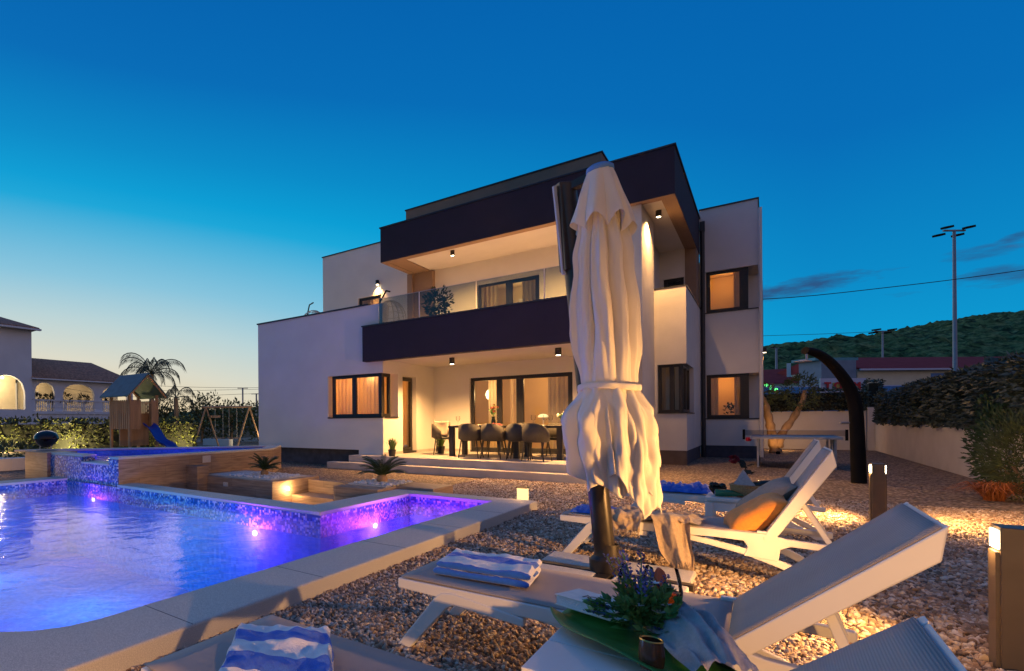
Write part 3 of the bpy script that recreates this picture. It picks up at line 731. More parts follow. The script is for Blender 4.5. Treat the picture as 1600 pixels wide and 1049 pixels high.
lamp((-5.9,19.8,5.5), 34, (1,.58,.22), .1)
pic = MB().box(-6.2,-5.75,20.58,20.6,5.0,5.5); H('picture_frame', pic, M['white_metal'])
H('wall', MB().box(-9.2,-9.0,18.2,18.6,3.4,6.5).box(-9.0,-8.3,18.3,18.52,3.4,6.5), M['taupe'])
# upper left block
H('wall', wall('x', -12.87, -9.2, 3.45, 7.9, 18.2, 18.48, [(-11.22,-10.25,3.45,5.97)]), M['plaster'])
H('wall', MB().box(-12.87,-12.6,18.48,26,0,7.9), M['plaster'])
H('parapet_cap', MB().box(-12.9,-9.15,18.17,18.5,7.9,7.94).box(-12.9,-12.57,18.5,26,7.9,7.94), M['cap'])
tw = MB().box(-11.22,-10.25,18.22,18.4,3.45,3.5).build('terrace_door', M['frame'], house)
f, gl = pane_frame('x', -11.21, -10.26, 3.5, 5.96, 18.3, (), .09); f.build('frame', M['frame'], tw, bevel=.006); gl.build('pane', M['glass'], tw)
curtain('x', -11.2, -10.3, 3.5, 5.95, 18.6, 'curtain_dark', .03, .12, tw)
H('wall', MB().box(-11.6,-9.9,18.9,19.0,3.45,6.2), M['room']); lamp((-10.7,18.75,5.8), 5, WARM, .05)
# attic and roof fascia
H('attic_wall', MB().box(-9.39,-3.34,18.52,22,6.6,8.93), M['taupe']); H('parapet_cap', MB().box(-9.42,-3.31,18.49,22.03,8.93,8.97), M['cap'])
H('roof_fascia', MB().box(-9.13,-1.49,16.2,16.4,6.5,7.63).box(-1.69,-1.49,16.4,22.8,6.5,7.63).box(-9.13,-8.93,16.4,18.2,6.5,7.63), M['fascia'], bevel=.005)
H('parapet_cap', MB().box(-9.16,-1.46,16.17,16.43,7.63,7.67).box(-1.72,-1.46,16.43,22.8,7.63,7.67), M['cap'])
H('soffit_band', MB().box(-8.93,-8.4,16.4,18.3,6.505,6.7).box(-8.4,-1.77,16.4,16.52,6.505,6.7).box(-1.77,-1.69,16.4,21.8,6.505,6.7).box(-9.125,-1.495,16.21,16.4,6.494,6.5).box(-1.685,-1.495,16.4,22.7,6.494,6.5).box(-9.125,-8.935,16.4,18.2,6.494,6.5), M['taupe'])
H('ceiling', MB().box(-8.4,-1.77,16.52,21.8,6.53,6.68), M['plaster']); H('roof_slab', MB().box(-8.93,-1.69,16.4,22.8,6.7,7.2), M['cap'])
# fin wall and bay
H('fin_wall', MB().box(-2.40,-2.15,16.42,18.44,0,6.53), M['plaster_rough'])
BX0, BX1, BY = -2.15, -1.48, 18.44
H('wall', wall('x', BX0, BX1, .38, 4.73, BY, BY+.25, [(-2.09,-1.48,1.40,2.69)]), M['plaster_rough'])
H('wall', wall('y', BY+.25, 22.8, .38, 4.73, BX1-.25, BX1, [(BY,20.4,1.40,2.69)]), M['plaster_rough'])
H('plinth', MB().box(BX0,BX1-.01,BY+.01,BY+.2,0,.38), M['plinth_taupe']); H('plinth', MB().box(BX1-.2,BX1-.02,BY+.2,22.8,0,.38), M['plinth'])
H('parapet_cap', MB().box(BX0,BX1+.02,BY-.02,BY+.27,4.73,4.76).box(BX1-.27,BX1+.02,BY+.27,22.75,4.73,4.76), M['cap'])
H('floor', MB().box(-2.4,BX1-.25,BY+.25,21.8,3.4,3.55), M['tile'])
bw = MB().box(-2.09,-1.46,BY-.03,BY+.1,1.37,1.40).box(-1.58,-1.46,BY+.1,20.4,1.37,1.40).build('window', M['frame'], house)
f, gl = pane_frame('x', -2.08, -1.58, 1.40, 2.69, BY+.13, (-1.79,), .07); f.build('frame', M['frame'], bw, bevel=.005); gl.build('pane', M['glass'], bw)
f, gl = pane_frame('y', BY+.17, 20.3, 1.40, 2.69, -1.60, (19.4,), .08); f.build('frame', M['frame'], bw, bevel=.005); gl.build('pane', M['glass'], bw)
curtain('x', -2.06, -1.82, 1.3, 2.7, BY+.36, 'curtain_dark', .025, .09, bw)
H('wall', MB().box(-2.45,-2.4,BY,20.6,.4,2.9).box(-2.45,-1.73,20.5,20.6,.4,2.9), M['curtain_dark']); lamp((-2.0,19.6,2.5), 2.5, WARM, .08)
H('wall', wall('x', -2.45, -1.77, 3.4, 6.53, 21.8, 22.0, [(-2.3,-1.8,3.6,5.66)]), M['plaster'])
sw = MB().box(-2.21,-1.89,21.905,21.93,3.6,5.6).build('dark_room_sheet', M['darkvoid'], house)  # near-black sheet added behind the pane, its colour stands for the unlit interior
sw = MB().box(-2.3,-1.8,21.82,21.95,3.55,3.6).build('window', M['frame'], house)
f, gl = pane_frame('x', -2.3, -1.8, 3.6, 5.66, 21.9, (), .09); f.build('frame', M['frame'], sw, bevel=.005); gl.build('pane', M['glass'], sw)
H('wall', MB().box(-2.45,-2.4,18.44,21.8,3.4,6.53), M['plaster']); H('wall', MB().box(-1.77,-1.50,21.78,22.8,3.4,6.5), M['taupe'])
# right wing
RY, RX = 22.8, -.14
H('wall', wall('x', -1.49, RX, .38, 7.9, RY, RY+.28, [(-1.35,RX,1.24,2.62),(-1.35,RX,4.60,5.90)]), M['plaster'])
H('wall', wall('y', RY+.28, 27, .38, 7.9, RX-.28, RX, [(RY,24.3,1.24,2.62),(RY,24.3,4.60,5.90)]), M['plaster'])
H('plinth', MB().box(-1.49,RX-.03,RY+.03,RY+.25,0,.38).box(RX-.2,RX-.03,RY+.25,27,0,.38), M['plinth'])
H('parapet_cap', MB().box(-1.5,RX+.03,RY-.03,RY+.3,7.9,7.94).box(RX-.3,RX+.03,RY+.3,27,7.9,7.94), M['cap'])
H('roof_slab', MB().box(-1.49,RX-.28,RY+.28,27,7.5,7.6), M['cap'])
for z0, z1 in ((1.24,2.62),(4.60,5.90)):
    wn = MB().box(-1.36,RX+.03,RY-.03,RY+.1,z0-.03,z0).box(RX-.1,RX+.03,RY+.1,24.3,z0-.03,z0).build('window', M['frame'], house)
    f, gl = pane_frame('x', -1.34, -.36, z0, z1, RY+.13, (), .10); f.build('frame', M['frame'], wn, bevel=.006); gl.build('pane', M['glass'], wn)
    f, gl = pane_frame('y', RY+.17, 24.2, z0, z1, -.42, (), .10); f.build('frame', M['frame'], wn, bevel=.006); gl.build('pane', M['glass'], wn)
    MB().box(-.56,-.42,RY+.10,RY+.2,z0,z1).build('post', M['frame'], wn)
    H('wall', MB().box(-1.6,-.42,25,25.1,z0-.6,z1+.4).box(-1.6,-1.5,RY+.28,25,z0-.6,z1+.4).box(-1.6,-.42,RY+.28,25,z1+.2,z1+.3), M['room'])
    H('wall', MB().box(-.44,-.42,24.2,25,z0-.6,z1+.4), M['room'])
    lamp((-1.0,24.3,z1-.15), 15 if z0 < 2 else 11, (1,.42,.10), .08)
    if z0 < 2: curtain('x', -1.30, -1.08, z0, z1, RY+.36, 'curtain_dark', .03, .09, wn)
    curtain('x', -.70, -.56, z0, z1, RY+.36, 'curtain_dark', .02, .07, wn)
H('wall', MB().box(-1.0,-.05,25.5,30,0,5.9), M['taupe'])
hp = thing('house_plant', 'dark leafy plant silhouetted inside the lower right corner window', 'potted plant', (-.80,23.5,1.2))
MB().lathe([(.001,0),(.07,0),(.09,.14),(.001,.14)], (-.80,23.5,1.2), 12).build('pot', M['pot'], hp)
_f = MB()
for k in range(40):
    _f.leaf((-.80+U(-.12,.12), 23.5+U(-.05,.05), 1.36+U(0,.34)), (U(-1,1),U(-.4,.4),U(-.3,1)), .10, .06)
_f.build('leaves', M['hedgecore'], hp)
H('downpipe', MB().tube([(-1.41,22.7,0),(-1.41,22.7,7.3)], .055, 10).box(-1.47,-1.35,22.62,22.78,7.2,7.5), M['cap'])
H('downpipe', MB().tube([(-.09,22.74,0.05),(-.09,22.74,7.6)], .045, 10), M['white_metal'])
for x, y, ax in ((-5.95,12.28,0),(-4.3,12.28,0)): pass

# surface lamps
def can(loc, wallm=False, power=70, label='', ang=150, aim=(0,0,-1)):
    x, y, z = loc
    t = thing('surface_lamp', label, 'lamp', loc, 'small dark cylinder lamps on the house')
    MB().tube([(x,y,z),(x,y,z-.16)], .062, 16).build('housing', M['frame'], t)
    MB().tube([(x,y,z-.155),(x,y,z-.166)], .045, 16).build('lens', M['lampglow'], t)
    lamp((x,y,z-.2), power, WARM, .04, 'SPOT', aim, ang, .7)
can((-5.62,13.47,2.8), power=920, label='dark cylinder lamp under the balcony above the left of the dining table')
can((-3.25,13.43,2.8), power=920, label='dark cylinder lamp under the balcony just left of the umbrella')
can((-6.95,16.75,6.53), power=760, label='dark cylinder lamp on the balcony ceiling farthest left, above the potted plant')
can((-3.9,16.75,6.53), power=760, label='dark cylinder lamp on the balcony ceiling beside the umbrella mast')
can((-1.92,17.35,6.53), power=540, label='dark cylinder lamp on the ceiling right of the fin wall')
can((-10.35,18.12,6.5), power=120, label='dark cylinder wall lamp above the roof terrace door', ang=100)
can((-.02,25.35,3.6), power=50, label='dark cylinder lamp on the far right edge of the house')
#@PART3
# ------------------------------------------------------------------ terrace furniture
tb = thing('dining_table', 'long black dining table laid for dinner on the covered terrace', 'table', (-4.4,13.7,FZ))
TZ = FZ+.75
MB().box(-5.62,-3.12,13.2,14.15,TZ-.05,TZ).build('tabletop', M['tablem'], tb, bevel=.006)
for x in (-5.55,-4.07,-3.19):
    for y in (13.28,14.07): MB().box(x-.055,x+.055,y-.055,y+.055,FZ,TZ-.05).build('leg', M['tablem'], tb)
def chair(label, loc, rz, group='chairs round the terrace dining table'):
    t = thing('dining_chair', label, 'chair', (0,0,0), group)
    s = MB().grid(14, 3, lambda u,v: ((.25-.0*v)*math.cos(PI+PI*u)*1.02, -.02+.25*math.sin(PI+PI*u)*1.0, .44+.37*v*(1-.55*abs(2*u-1)**2.5)))
    s.build('backrest', M['chair'], t, smooth=True, solid=.03)
    MB().lathe([(.001,.40),(.2,.40),(.25,.43),(.25,.455),(.2,.47),(.001,.47)], (0,0,0), 20).build('seat', M['chair'], t, smooth=True)
    for sx in (-1,1):
        for sy in (-1,1): MB().tube([(sx*.17,sy*.16,.41),(sx*.22,sy*.21,0)], [.018,.011], 8).build('leg', M['tablem'], t)
    t.location = loc; t.rotation_euler = (0,0,rz); return t
c0 = chair('leftmost dark chair along the near side of the dining table', (-4.98,12.98,FZ), .08)
for x, y, rz, lb in ((-4.45,12.96,-.05,'second dark chair from the left on the near side of the table'),(-3.92,12.98,.1,'third dark chair from the left on the near side of the table'),
    (-3.50,12.72,-.12,'dark chair pulled out nearest the steps, right end of the near side'),
    (-5.0,14.45,PI,'leftmost dark chair behind the dining table'),(-4.35,14.45,PI+.1,'dark chair behind the middle of the dining table'),(-3.6,14.45,PI,'rightmost dark chair behind the dining table'),
    (-5.98,13.75,-PI/2+.3,'dark chair at the left head of the table beside the grass pot'),(-2.72,13.6,PI/2,'dark chair at the right head of the table half behind the umbrella')):
    dup(c0, (x,y,FZ), rz, lb)
cu = MB().grid(14,10, lambda u,v: (-6.02+(u-.5)*.40, 13.72+.07*math.sin(PI*u)*math.sin(PI*v)-.1+.16*v, FZ+.48+.38*v)); 
tag(cu.build('cushion', M['taupe_fabric'], None, smooth=True, solid=.09), 'pale beige cushion on the chair at the left head of the table', 'cushion')
def goblet(x, y, z, s, label):
    t = thing('wine_glass', label, 'glass', (x,y,z), 'glasses on the dining table')
    MB().lathe([(.036*s,0),(.034*s,.004*s),(.006*s,.012*s),(.005*s,.09*s)], (x,y,z), 14).build('stem', M['clear_glass'], t, smooth=True)
    MB().lathe([(.005*s,.09*s),(.035*s,.12*s),(.042*s,.16*s),(.036*s,.21*s)], (x,y,z), 14).build('bowl', M['clear_glass'], t, smooth=True)
    return t
for i, (x, y, lb) in enumerate(((-5.45,13.4,'wine glass at the left end of the dining table'),(-4.52,13.35,'tall wine glass in front of the sliding door post'),(-3.75,13.4,'wine glass left of the mushroom table lamp'),(-3.6,13.75,'wine glass just behind the mushroom table lamp'),(-3.4,13.4,'wine glass right of the mushroom table lamp'),(-3.2,13.55,'wine glass at the right end of the table by the umbrella'))):
    goblet(x, y, TZ, 1.15, lb)
for i, (x, y, lb) in enumerate(((-5.3,13.4,'white plate at the left end of the dining table'),(-4.85,13.4,'white plate left of the red napkin'),(-4.05,13.4,'white plate between the red napkin and the lamp'))):
    tag(MB().lathe([(.001,.004),(.09,.006),(.14,.025),(.143,.02),(.09,0),(.001,0)], (x,y,TZ), 24).build('plate', M['petal'], None, smooth=True), lb, 'plate', 'plates on the dining table')
tag(MB().grid(10,10,lambda u,v:(-4.55+.26*(u-.5), 13.38+.18*(v-.5), TZ+.012+.055*math.sin(PI*u)*math.sin(PI*v)*(1+.4*math.sin(9*u)))).build('napkin', M['rose'], None, smooth=True), 'red napkin folded on the dining table', 'napkin')
tl = thing('table_lamp', 'small cream mushroom lamp on the dining table', 'lamp', (-3.68,13.9,TZ))
MB().lathe([(.05,0),(.05,.01),(.01,.02),(.01,.2)], (-3.68,13.9,TZ), 14).build('stand', M['petal'], tl)
MB().lathe([(.11,.19),(.10,.23),(.06,.26),(.001,.27)], (-3.68,13.9,TZ), 18).build('shade', M['candleglow'], tl, smooth=True)
def bouquet(name, loc, h, r, cols, n, label, vase, vh, cat='vase'):
    t = thing(name, label, cat, loc)
    x, y, z = loc
    MB().lathe([(.001,0),(.045,0),(.055,vh*.4),(.035,vh*.85),(.045,vh)], loc, 16).build('vase', M[vase], t, smooth=True)
    f = MB(); b = MB()
    for k in range(n):
        a = U(0,2*PI); q = U(.1,1); tip = Vector((x+r*q*math.cos(a), y+r*q*math.sin(a), z+vh+h*U(.4,1)))
        f.tube([(x,y,z+vh*.9), tip], .003, 4)
        for _ in range(5): f.leaf(Vector((x,y,z+vh)).lerp(tip,U(.3,1)), (U(-1,1),U(-1,1),U(-.2,1)), .07, .03)
        if k % 2 == 0:
            for _ in range(14): b.leaf(tip+Vector((U(-.02,.02),U(-.02,.02),U(-.02,.02))), (U(-1,1),U(-1,1),U(-1,1)), .035, .025)
    f.build('leaves', M['foliage'], t); b.build('blooms', M[cols], t)
    return t
bouquet('flower_vase', (-4.75,13.8,TZ), .28, .12, 'rose', 14, 'dark vase of red flowers on the dining table before the pendant', 'bottle', .22)
bouquet('flower_vase', (-3.25,13.9,TZ), .16, .14, 'petal', 16, 'low vase of white flowers at the right end of the table', 'clear_glass', .12)
def grasspot(loc, h, s, label):
    t = thing('potted_grass', label, 'potted plant', loc, 'potted grasses on the terrace')
    MB().lathe([(.001,0),(.075*s,0),(.10*s,.17*s),(.092*s,.17*s),(.08*s,.15*s),(.001,.15*s)], loc, 16).build('pot', M['pot'], t)
    f = MB()
    for k in range(190):
        a = U(0,2*PI); lean = U(.1,1.15); hh = h*U(.55,1); p0 = Vector(loc)+Vector((U(-.05,.05)*s,U(-.05,.05)*s,.15*s))
        d = Vector((math.cos(a)*lean*.5, math.sin(a)*lean*.5, 1)); p1 = p0+d*hh*.6; p2 = p1+Vector((math.cos(a)*lean*.55, math.sin(a)*lean*.55,.75-lean*.5))*hh*.4
        sd = Vector((-math.sin(a),math.cos(a),0))*.006
        f.add([tuple(p0-sd),tuple(p0+sd),tuple(p1+sd),tuple(p1-sd),tuple(p2)], [(0,1,2,3),(3,2,4)])
    f.build('grass_blades', M['grassleaf'], t)
grasspot((-6.66,12.32,FZ), .40, 1.0, 'potted grass below the lit corner window')
grasspot((-6.25,14.2,FZ), .45, 1.15, 'potted grass behind the left head of the dining table')
# balcony plant
bp_ = thing('potted_tree', 'bushy potted tree behind the balcony glass', 'potted plant', (-5.86,13.2,3.4))
MB().lathe([(.001,0),(.14,0),(.18,.3),(.165,.3),(.15,.26),(.001,.26)], (-5.86,13.2,3.4), 18).build('pot', M['pot'], bp_)
MB().tube([(-5.86,13.2,3.6),(-5.84,13.22,3.95),(-5.86,13.2,4.3)], [.02,.016,.01], 6).build('trunk', M['trunk'], bp_)
f = MB()
for k in range(900):
    v = Vector((random.gauss(0,1),random.gauss(0,1),random.gauss(0,1))).normalized()*U(.3,1)
    if mnoise.noise(v*2.4) < -.18: continue
    f.leaf((-5.86+v.x*.38, 13.2+v.y*.33, 4.2+v.z*.36), (v.x,v.y,v.z+.2), .09, .05)
f.build('foliage', M['bush'], bp_)
def egg(loc, rz, label):
    t = thing('egg_chair', label, 'egg chair', loc, 'egg chairs on the roof terrace')
    x0, y0, z0 = loc; cs, sn = math.cos(rz), math.sin(rz)
    def W(x,y,z): return (x0+x*cs-y*sn, y0+x*sn+y*cs, z0+z)
    s = MB().tube([W(-.1,.55,0),W(-.25,.6,.8),W(-.3,.5,1.5),W(-.15,.2,1.9),W(0,0,1.92)], .022, 8)
    s.tube([W(.5*math.cos(a),.35+.5*math.sin(a),.02) for a in [k*PI/10 for k in range(21)]], .02, 6); s.build('stand', M['black'], t)
    e = MB()
    for k in range(16):
        a = 2*PI*k/16
        if 4 < k < 8: continue
        e.tube([W(.45*math.cos(a)*math.sin(b), .45*math.sin(a)*math.sin(b), 1.05-.62*math.cos(b)) for b in [PI*q/10 for q in range(11)]], .011, 5)
    for q in range(2,9):
        b = PI*q/10; e.tube([W(.45*math.cos(a)*math.sin(b), .45*math.sin(a)*math.sin(b), 1.05-.62*math.cos(b)) for a in [2*PI*(7.7+k*13/16)/16 for k in range(17)]], .009, 5)
    e.build('basket', M['rattan'], t)
egg((-10.35,14.1,3.12), .5, 'pale rattan egg chair on the far left of the roof terrace')
egg((-7.55,13.9,2.95), 2.6, 'rattan egg chair beside the end of the glass railing')

# ------------------------------------------------------------------ loungers
def lounger(ox, oy, W, ang, label, L=.70, xs=1.0):
    """foot end at ox, near rail at oy, running along +x"""
    t = thing('sun_lounger', label, 'sun lounger', (ox+.8,oy+W/2,0), 'white sun loungers on the gravel')
    hx = 1.31*xs; ca, sa = math.cos(rad(ang)), math.sin(rad(ang))
    def rail(y0, y1):
        up = [(0,.365),(0,.315),(.30,.305),(.75,.305),(1.0,.315),(hx-.12,.31),(hx-.10,.27),(hx-.12,.20),(hx+.06,.185),(hx+.07,.27),(hx+.12,.30),(hx+.36,.29),(hx+.36,.335),(hx+.1,.35),(hx,.372),(.8,.372)]
        return MB().prof([(ox+a,z) for a,z in up], y0, y1)
    def lower(y0, y1):
        c = []
        P = [(.62,.312),(.80,.285),(1.0,.25),(1.2,.205),(1.40,.13),(1.58,.03),(1.62,0)]
        for i, (a, z) in enumerate(P): c.append((a, z))
        Q = [(1.70,0),(1.66,.03),(1.46,.16),(1.24,.245),(1.0,.295),(.85,.312)]
        return MB().prof([(ox+a*xs,z) for a,z in P+Q], y0, y1)
    def front(y0, y1):
        P = [(.62,.30),(.30,.345),(.235,.335),(.20,.30),(-.01,0),(.06,0),(.265,.265),(.30,.285),(.62,.262)]
        return MB().prof([(ox+a,z) for a,z in P], y0, y1)
    for y0, y1 in ((oy,oy+.045),(oy+W-.045,oy+W)):
        rail(y0,y1).build('side_rail', M['white_metal'], t, bevel=.006)
        front(y0-.006 if y0 == oy else y0+.006, y1-.006 if y0 == oy else y1+.006).build('front_leg', M['white_metal'], t, bevel=.006)
        lower(y0+.004,y1-.004).build('rear_leg', M['white_metal'], t, bevel=.006)
        MB().tube([(ox+hx+.01,y0-.004,.345),(ox+hx+.01,y1+.004,.345)], .024, 16).build('hinge', M['white_metal'], t)
        MB().box(ox+hx-.05,ox+hx+.005,y0+.004,y1-.004,.374,.392).build('hinge_bracket', M['white_metal'], t, bevel=.004)
        # strut
        a = Vector((ox+hx+.33*ca, (y0+y1)/2+(.05 if y0 == oy else -.05), .36+.33*sa)); b = Vector((ox+hx+.32, a.y, .32))
        MB().bar(a, b, .03, .035, (0,1,0)).build('strut', M['white_metal'], t, bevel=.004)
    MB().box(ox+hx-.02,ox+hx+.03,oy+.045,oy+W-.045,.30,.345).build('crossbar', M['white_metal'], t, bevel=.005)
    MB().box(ox,ox+.05,oy+.045,oy+W-.045,.32,.365).build('crossbar', M['white_metal'], t, bevel=.005)
    MB().grid(24, 8, lambda u,v: (ox+.012+(hx-.02)*u, oy+.010+(W-.02)*v, .376-.012*math.sin(PI*v)*math.sin(PI*u)**.5)).build('seat_sling', M['sling'], t, smooth=True, solid=.004)
    def B(s, n): return (ox+hx+.02+s*ca-n*sa, .36+s*sa+n*ca)      # s along, n across
    for y0, y1 in ((oy+.05,oy+.105),(oy+W-.105,oy+W-.05)):
        pass
    fr = MB()
    for y0, y1 in ((oy,oy+.05),(oy+W-.05,oy+W)):
        fr.prof([B(0,.03),B(0,-.03),B(L-.09,-.04),B(L,.03)], y0, y1)
    fr.prof([B(L-.05,.028),B(L-.11,-.03),B(L-.09,-.038),B(L-.002,.028)], oy+.05, oy+W-.05)
    br = fr.build('backrest', M['white_metal'], t, bevel=.005)
    MB().grid(12, 8, lambda u,v: (B((L-.016)*u,.0335-.010*math.sin(PI*v)*math.sin(PI*u)**.5)[0], oy+.009+(W-.018)*v, B((L-.016)*u,.0335-.010*math.sin(PI*v)*math.sin(PI*u)**.5)[1])).build('backrest_sling', M['sling'], br, smooth=True, solid=.004)
    return t
lounger(-1.41, 2.66, .68, 45, 'white sun lounger across the foreground with a folded striped towel at its foot')
lounger(-1.53, 1.08, .68, 43, 'white sun lounger nearest the camera, cut off by the bottom edge', .615)
lounger(-1.31, 5.42, .68, 62, 'white sun lounger with a beige throw and orange cushion behind the umbrella foot')
lounger(-1.26, 7.72, .68, 62, 'white sun lounger farthest back, with a crumpled blue towel')

# folded striped towel
def folded(cx, cy, cz, a, b, h, rz, label, cuts, lays=2, rough=.006):
    t = thing('beach_towel', label, 'towel', (cx,cy,cz), 'striped beach towels on the loungers')
    cs, sn = math.cos(rz), math.sin(rz)
    lh = h/lays
    for k in range(lays):
        mb = MB(); nx, nt = 40, 72; jx, jy = U(-.006,.006), U(-.006,.006); aa, bb = a*(1-.02*k), b*(1-.015*k)
        R_ = lh/2*.98; sec = []
        for q in range(44): sec.append((bb/2-R_-(bb-2*R_)*q/43, R_))
        for q in range(1,10): sec.append((-(bb/2-R_)-R_*math.sin(PI*q/10), R_*math.cos(PI*q/10)))
        for q in range(8): sec.append((-(bb/2-R_)+(bb-2*R_)*q/7, -R_))
        for q in range(1,10): sec.append(((bb/2-R_)+R_*math.sin(PI*q/10), -R_*math.cos(PI*q/10)))
        nt = len(sec)
        def f(u, v):
            y, zz = sec[int(round(u*nt)) % nt]
            e = min(1, (1-abs(2*v-1))*16+.12)**.5; x = (v-.5)*aa
            top = zz > R_*.5
            zz = zz*e+lh*(k+.5)
            if top: zz += (rough*2.2*mnoise.noise((x*8,y*8,k*3+2+cx))+rough*mnoise.noise((x*30,y*24,k)))*e
            y *= 1+.008*mnoise.noise((x*6,k*5,cx)); x += .010*mnoise.noise((y*9,k*7,cy))
            return (cx+(x+jx)*cs-(y+jy)*sn, cy+(x+jx)*sn+(y+jy)*cs, cz+zz)
        mb.grid(nt, nx, f, True)
        ys = [(sec[i_][0]+sec[(i_+1) % nt][0])/2/bb for i_ in range(nt)]
        mb.f.append(tuple(range(nt))); mb.f.append(tuple(reversed(range((nx-1)*nt, nx*nt))))
        o = mb.build('towel_fold', M['towelw'], t, smooth='auto'); o.data.materials.append(M['towelb'])
        for fi, p in enumerate(o.data.polygons):
            if fi < (nx-1)*nt and any(c0 < ys[fi % nt] < c1 for c0, c1 in cuts): p.material_index = 1
folded(-1.07, 3.02, .378, .46, .37, .075, .12, 'folded white towel with a blue stripe on the foreground lounger', [(-.07,.22),(-.6,-.47)])
folded(-1.13, 1.35, .378, .34, .46, .085, .60, 'blue and white striped towel on the lounger nearest the camera', [(-.36,-.12),(.14,.34)], 2, .010)
def crumple(name, mname, x0, x1, y0, y1, z, amp, label, cat, seed=0, sc_=7):
    mb = MB().grid(46, 30, lambda u,v: (x0+(x1-x0)*u+.02*mnoise.noise((u*6,v*6,seed)), y0+(y1-y0)*v+.03*mnoise.noise((u*5,v*5,seed+4)),
        z+amp*(.5+.9*abs(mnoise.noise((u*sc_,v*sc_*.8,seed)))+.5*mnoise.noise((u*sc_*2.4,v*sc_*2,seed)))*min(1,6*u,6*(1-u),6*v,6*(1-v))**.5))
    return tag(mb.build(name, M[mname], None, smooth=True), label, cat)
crumple('beach_towel','towelb',-1.0,-.42,7.82,8.3,.385,.09,'crumpled royal blue towel on the farthest lounger','towel',3)
crumple('beach_towel','towelb',-1.26,-.9,5.55,6.0,.382,.035,'flat blue towel at the foot of the lounger behind the umbrella','towel',8)
# beige throw over the lounger rail
def throwmesh():
    mb = MB()
    def path(s, v):        # s along the drape, v across
        return None
    def flat(u, v):
        x = -.98+.62*u; y = 5.38+.5*v
        n = abs(mnoise.noise((u*7,v*4,1)))+.6*mnoise.noise((u*12,v*9,5))
        return (x+.03*mnoise.noise((u*5,v*5,9)), y, .40+.075*n*min(1,8*u,8*(1-u),8*v+.35,8*(1-v))+ (.0))
    mb.grid(52, 40, flat)
    def ribbon(P, Wd, amp, per, sd):
        P = smooth_path(P, 6); m = len(P)-1
        def f(u, v):
            t = v*m; a = int(min(m-1, t)); p = P[a].lerp(P[a+1], t-a)
            wdt = interp(v, Wd); q = u-.5; hang = min(1, v*2.2)
            fo = amp*math.sin(q*2*PI*per+sd+1.4*v+.8*math.sin(5*v))*(.5+.5*hang)
            return (p.x+q*wdt+.012*mnoise.noise((u*4,v*5,sd)), p.y-fo*hang-.030*mnoise.noise((u*3.5,v*4,sd))-.014*mnoise.noise((u*9,v*5,sd+2)), p.z+fo*(1-hang)*1.2+.015*mnoise.noise((u*6,v*7,sd+3)))
        mb.grid(46, 44, f)
    ribbon([(-.66,5.62,.42),(-.60,5.50,.455),(-.545,5.40,.44),(-.525,5.36,.34),(-.50,5.35,.20),(-.465,5.345,.08),(-.45,5.34,.03)], [(0,.24),(.25,.26),(.45,.22),(.7,.20),(.9,.12),(1,.05)], .015, 1.4, .4)
    ribbon([(-.90,5.60,.42),(-.86,5.48,.45),(-.83,5.40,.43),(-.82,5.365,.36),(-.81,5.36,.30)], [(0,.22),(.4,.24),(1,.17)], .012, 1.5, 2.0)
    for k in range(90):    # fringe
        x, z = (U(-.49,-.41), U(.03,.12)) if k < 45 else (U(-.89,-.73), .31)
        p = Vector((x, 5.335+U(-.03,.02), z)); mb.tube([p, p+Vector((U(-.012,.012),U(-.01,.01),-.025)), p+Vector((U(-.02,.02),U(-.015,.015),-.055))], .0028, 4)
    return mb
tag(throwmesh().build('throw_blanket', M['throw'], None, smooth=True), 'fringed beige throw draped over the rail of the lounger behind the umbrella', 'blanket')
def pillow(c, ux, uy, nrm, a, b, th, mname, label):
    ux = Vector(ux).normalized(); nrm = Vector(nrm).normalized(); uy = nrm.cross(ux).normalized(); ux = uy.cross(nrm); c = Vector(c)
    mb = MB()
    for sg in (1,-1):
        def f(u, v):
            p, q = 2*u-1, 2*v-1
            pinch = 1-.09*(1-abs(p))*abs(q)**2-.0; pin2 = 1-.09*(1-abs(q))*abs(p)**2
            h = th*((1-p**4)*(1-q**4))**.6
            h += .012*mnoise.noise((p*3,q*3,sg*4))*((1-p*p)*(1-q*q))
            if sg < 0: p = -p
            return c+ux*p*a/2*pin2+uy*q*b/2*pinch+nrm*sg*h
        mb.grid(22, 22, f)
    return tag(mb.build('cushion', M[mname], None, smooth=True), label, 'cushion')
pillow((-.05,5.66,.48), (.79,.06,.61), None, (-.60,-.20,.77), .43, .38, .085, 'orange', 'bright orange cushion on the lounger with the beige throw')
pillow((-.01,5.95,.57), (.72,0,.69), None, (-.68,-.12,.72), .44, .42, .07, 'taupe_fabric', 'taupe cushion tucked behind the orange cushion')

# side tables
def sidetable(x0, x1, y0, y1, h, label):
    t = thing('side_table', label, 'side table', ((x0+x1)/2,(y0+y1)/2,0), 'white side tables between the loungers')
    ym = y0+(y1-y0)*.5
    MB().box(x0,x1,y0,ym-.003,h-.035,h).box(x0,x1,ym+.003,y1,h-.035,h).box(x0+.02,x1-.02,y0+.02,y1-.02,h-.05,h-.036).build('tabletop', M['white_metal'], t, bevel=.004)
    for x in (x0+.03,x1-.03):
        for y in (y0+.03,y1-.03): MB().box(x-.03,x+.03,y-.03,y+.03,0,h-.05).build('leg', M['white_metal'], t, bevel=.004)
    for y in (y0+.03,y1-.03): MB().box(x0+.06,x1-.06,y-.02,y+.02,h-.13,h-.05).box(x0+.06,x1-.06,y-.015,y+.015,.08,.12).build('apron', M['white_metal'], t)
    return t
sidetable(-.58, -.08, 1.92, 2.54, .39, 'white slatted side table in the foreground carrying flowers, book and glasses')
sidetable(-.43, .05, 7.0, 7.5, .44, 'white side table carrying the basket and red rose')
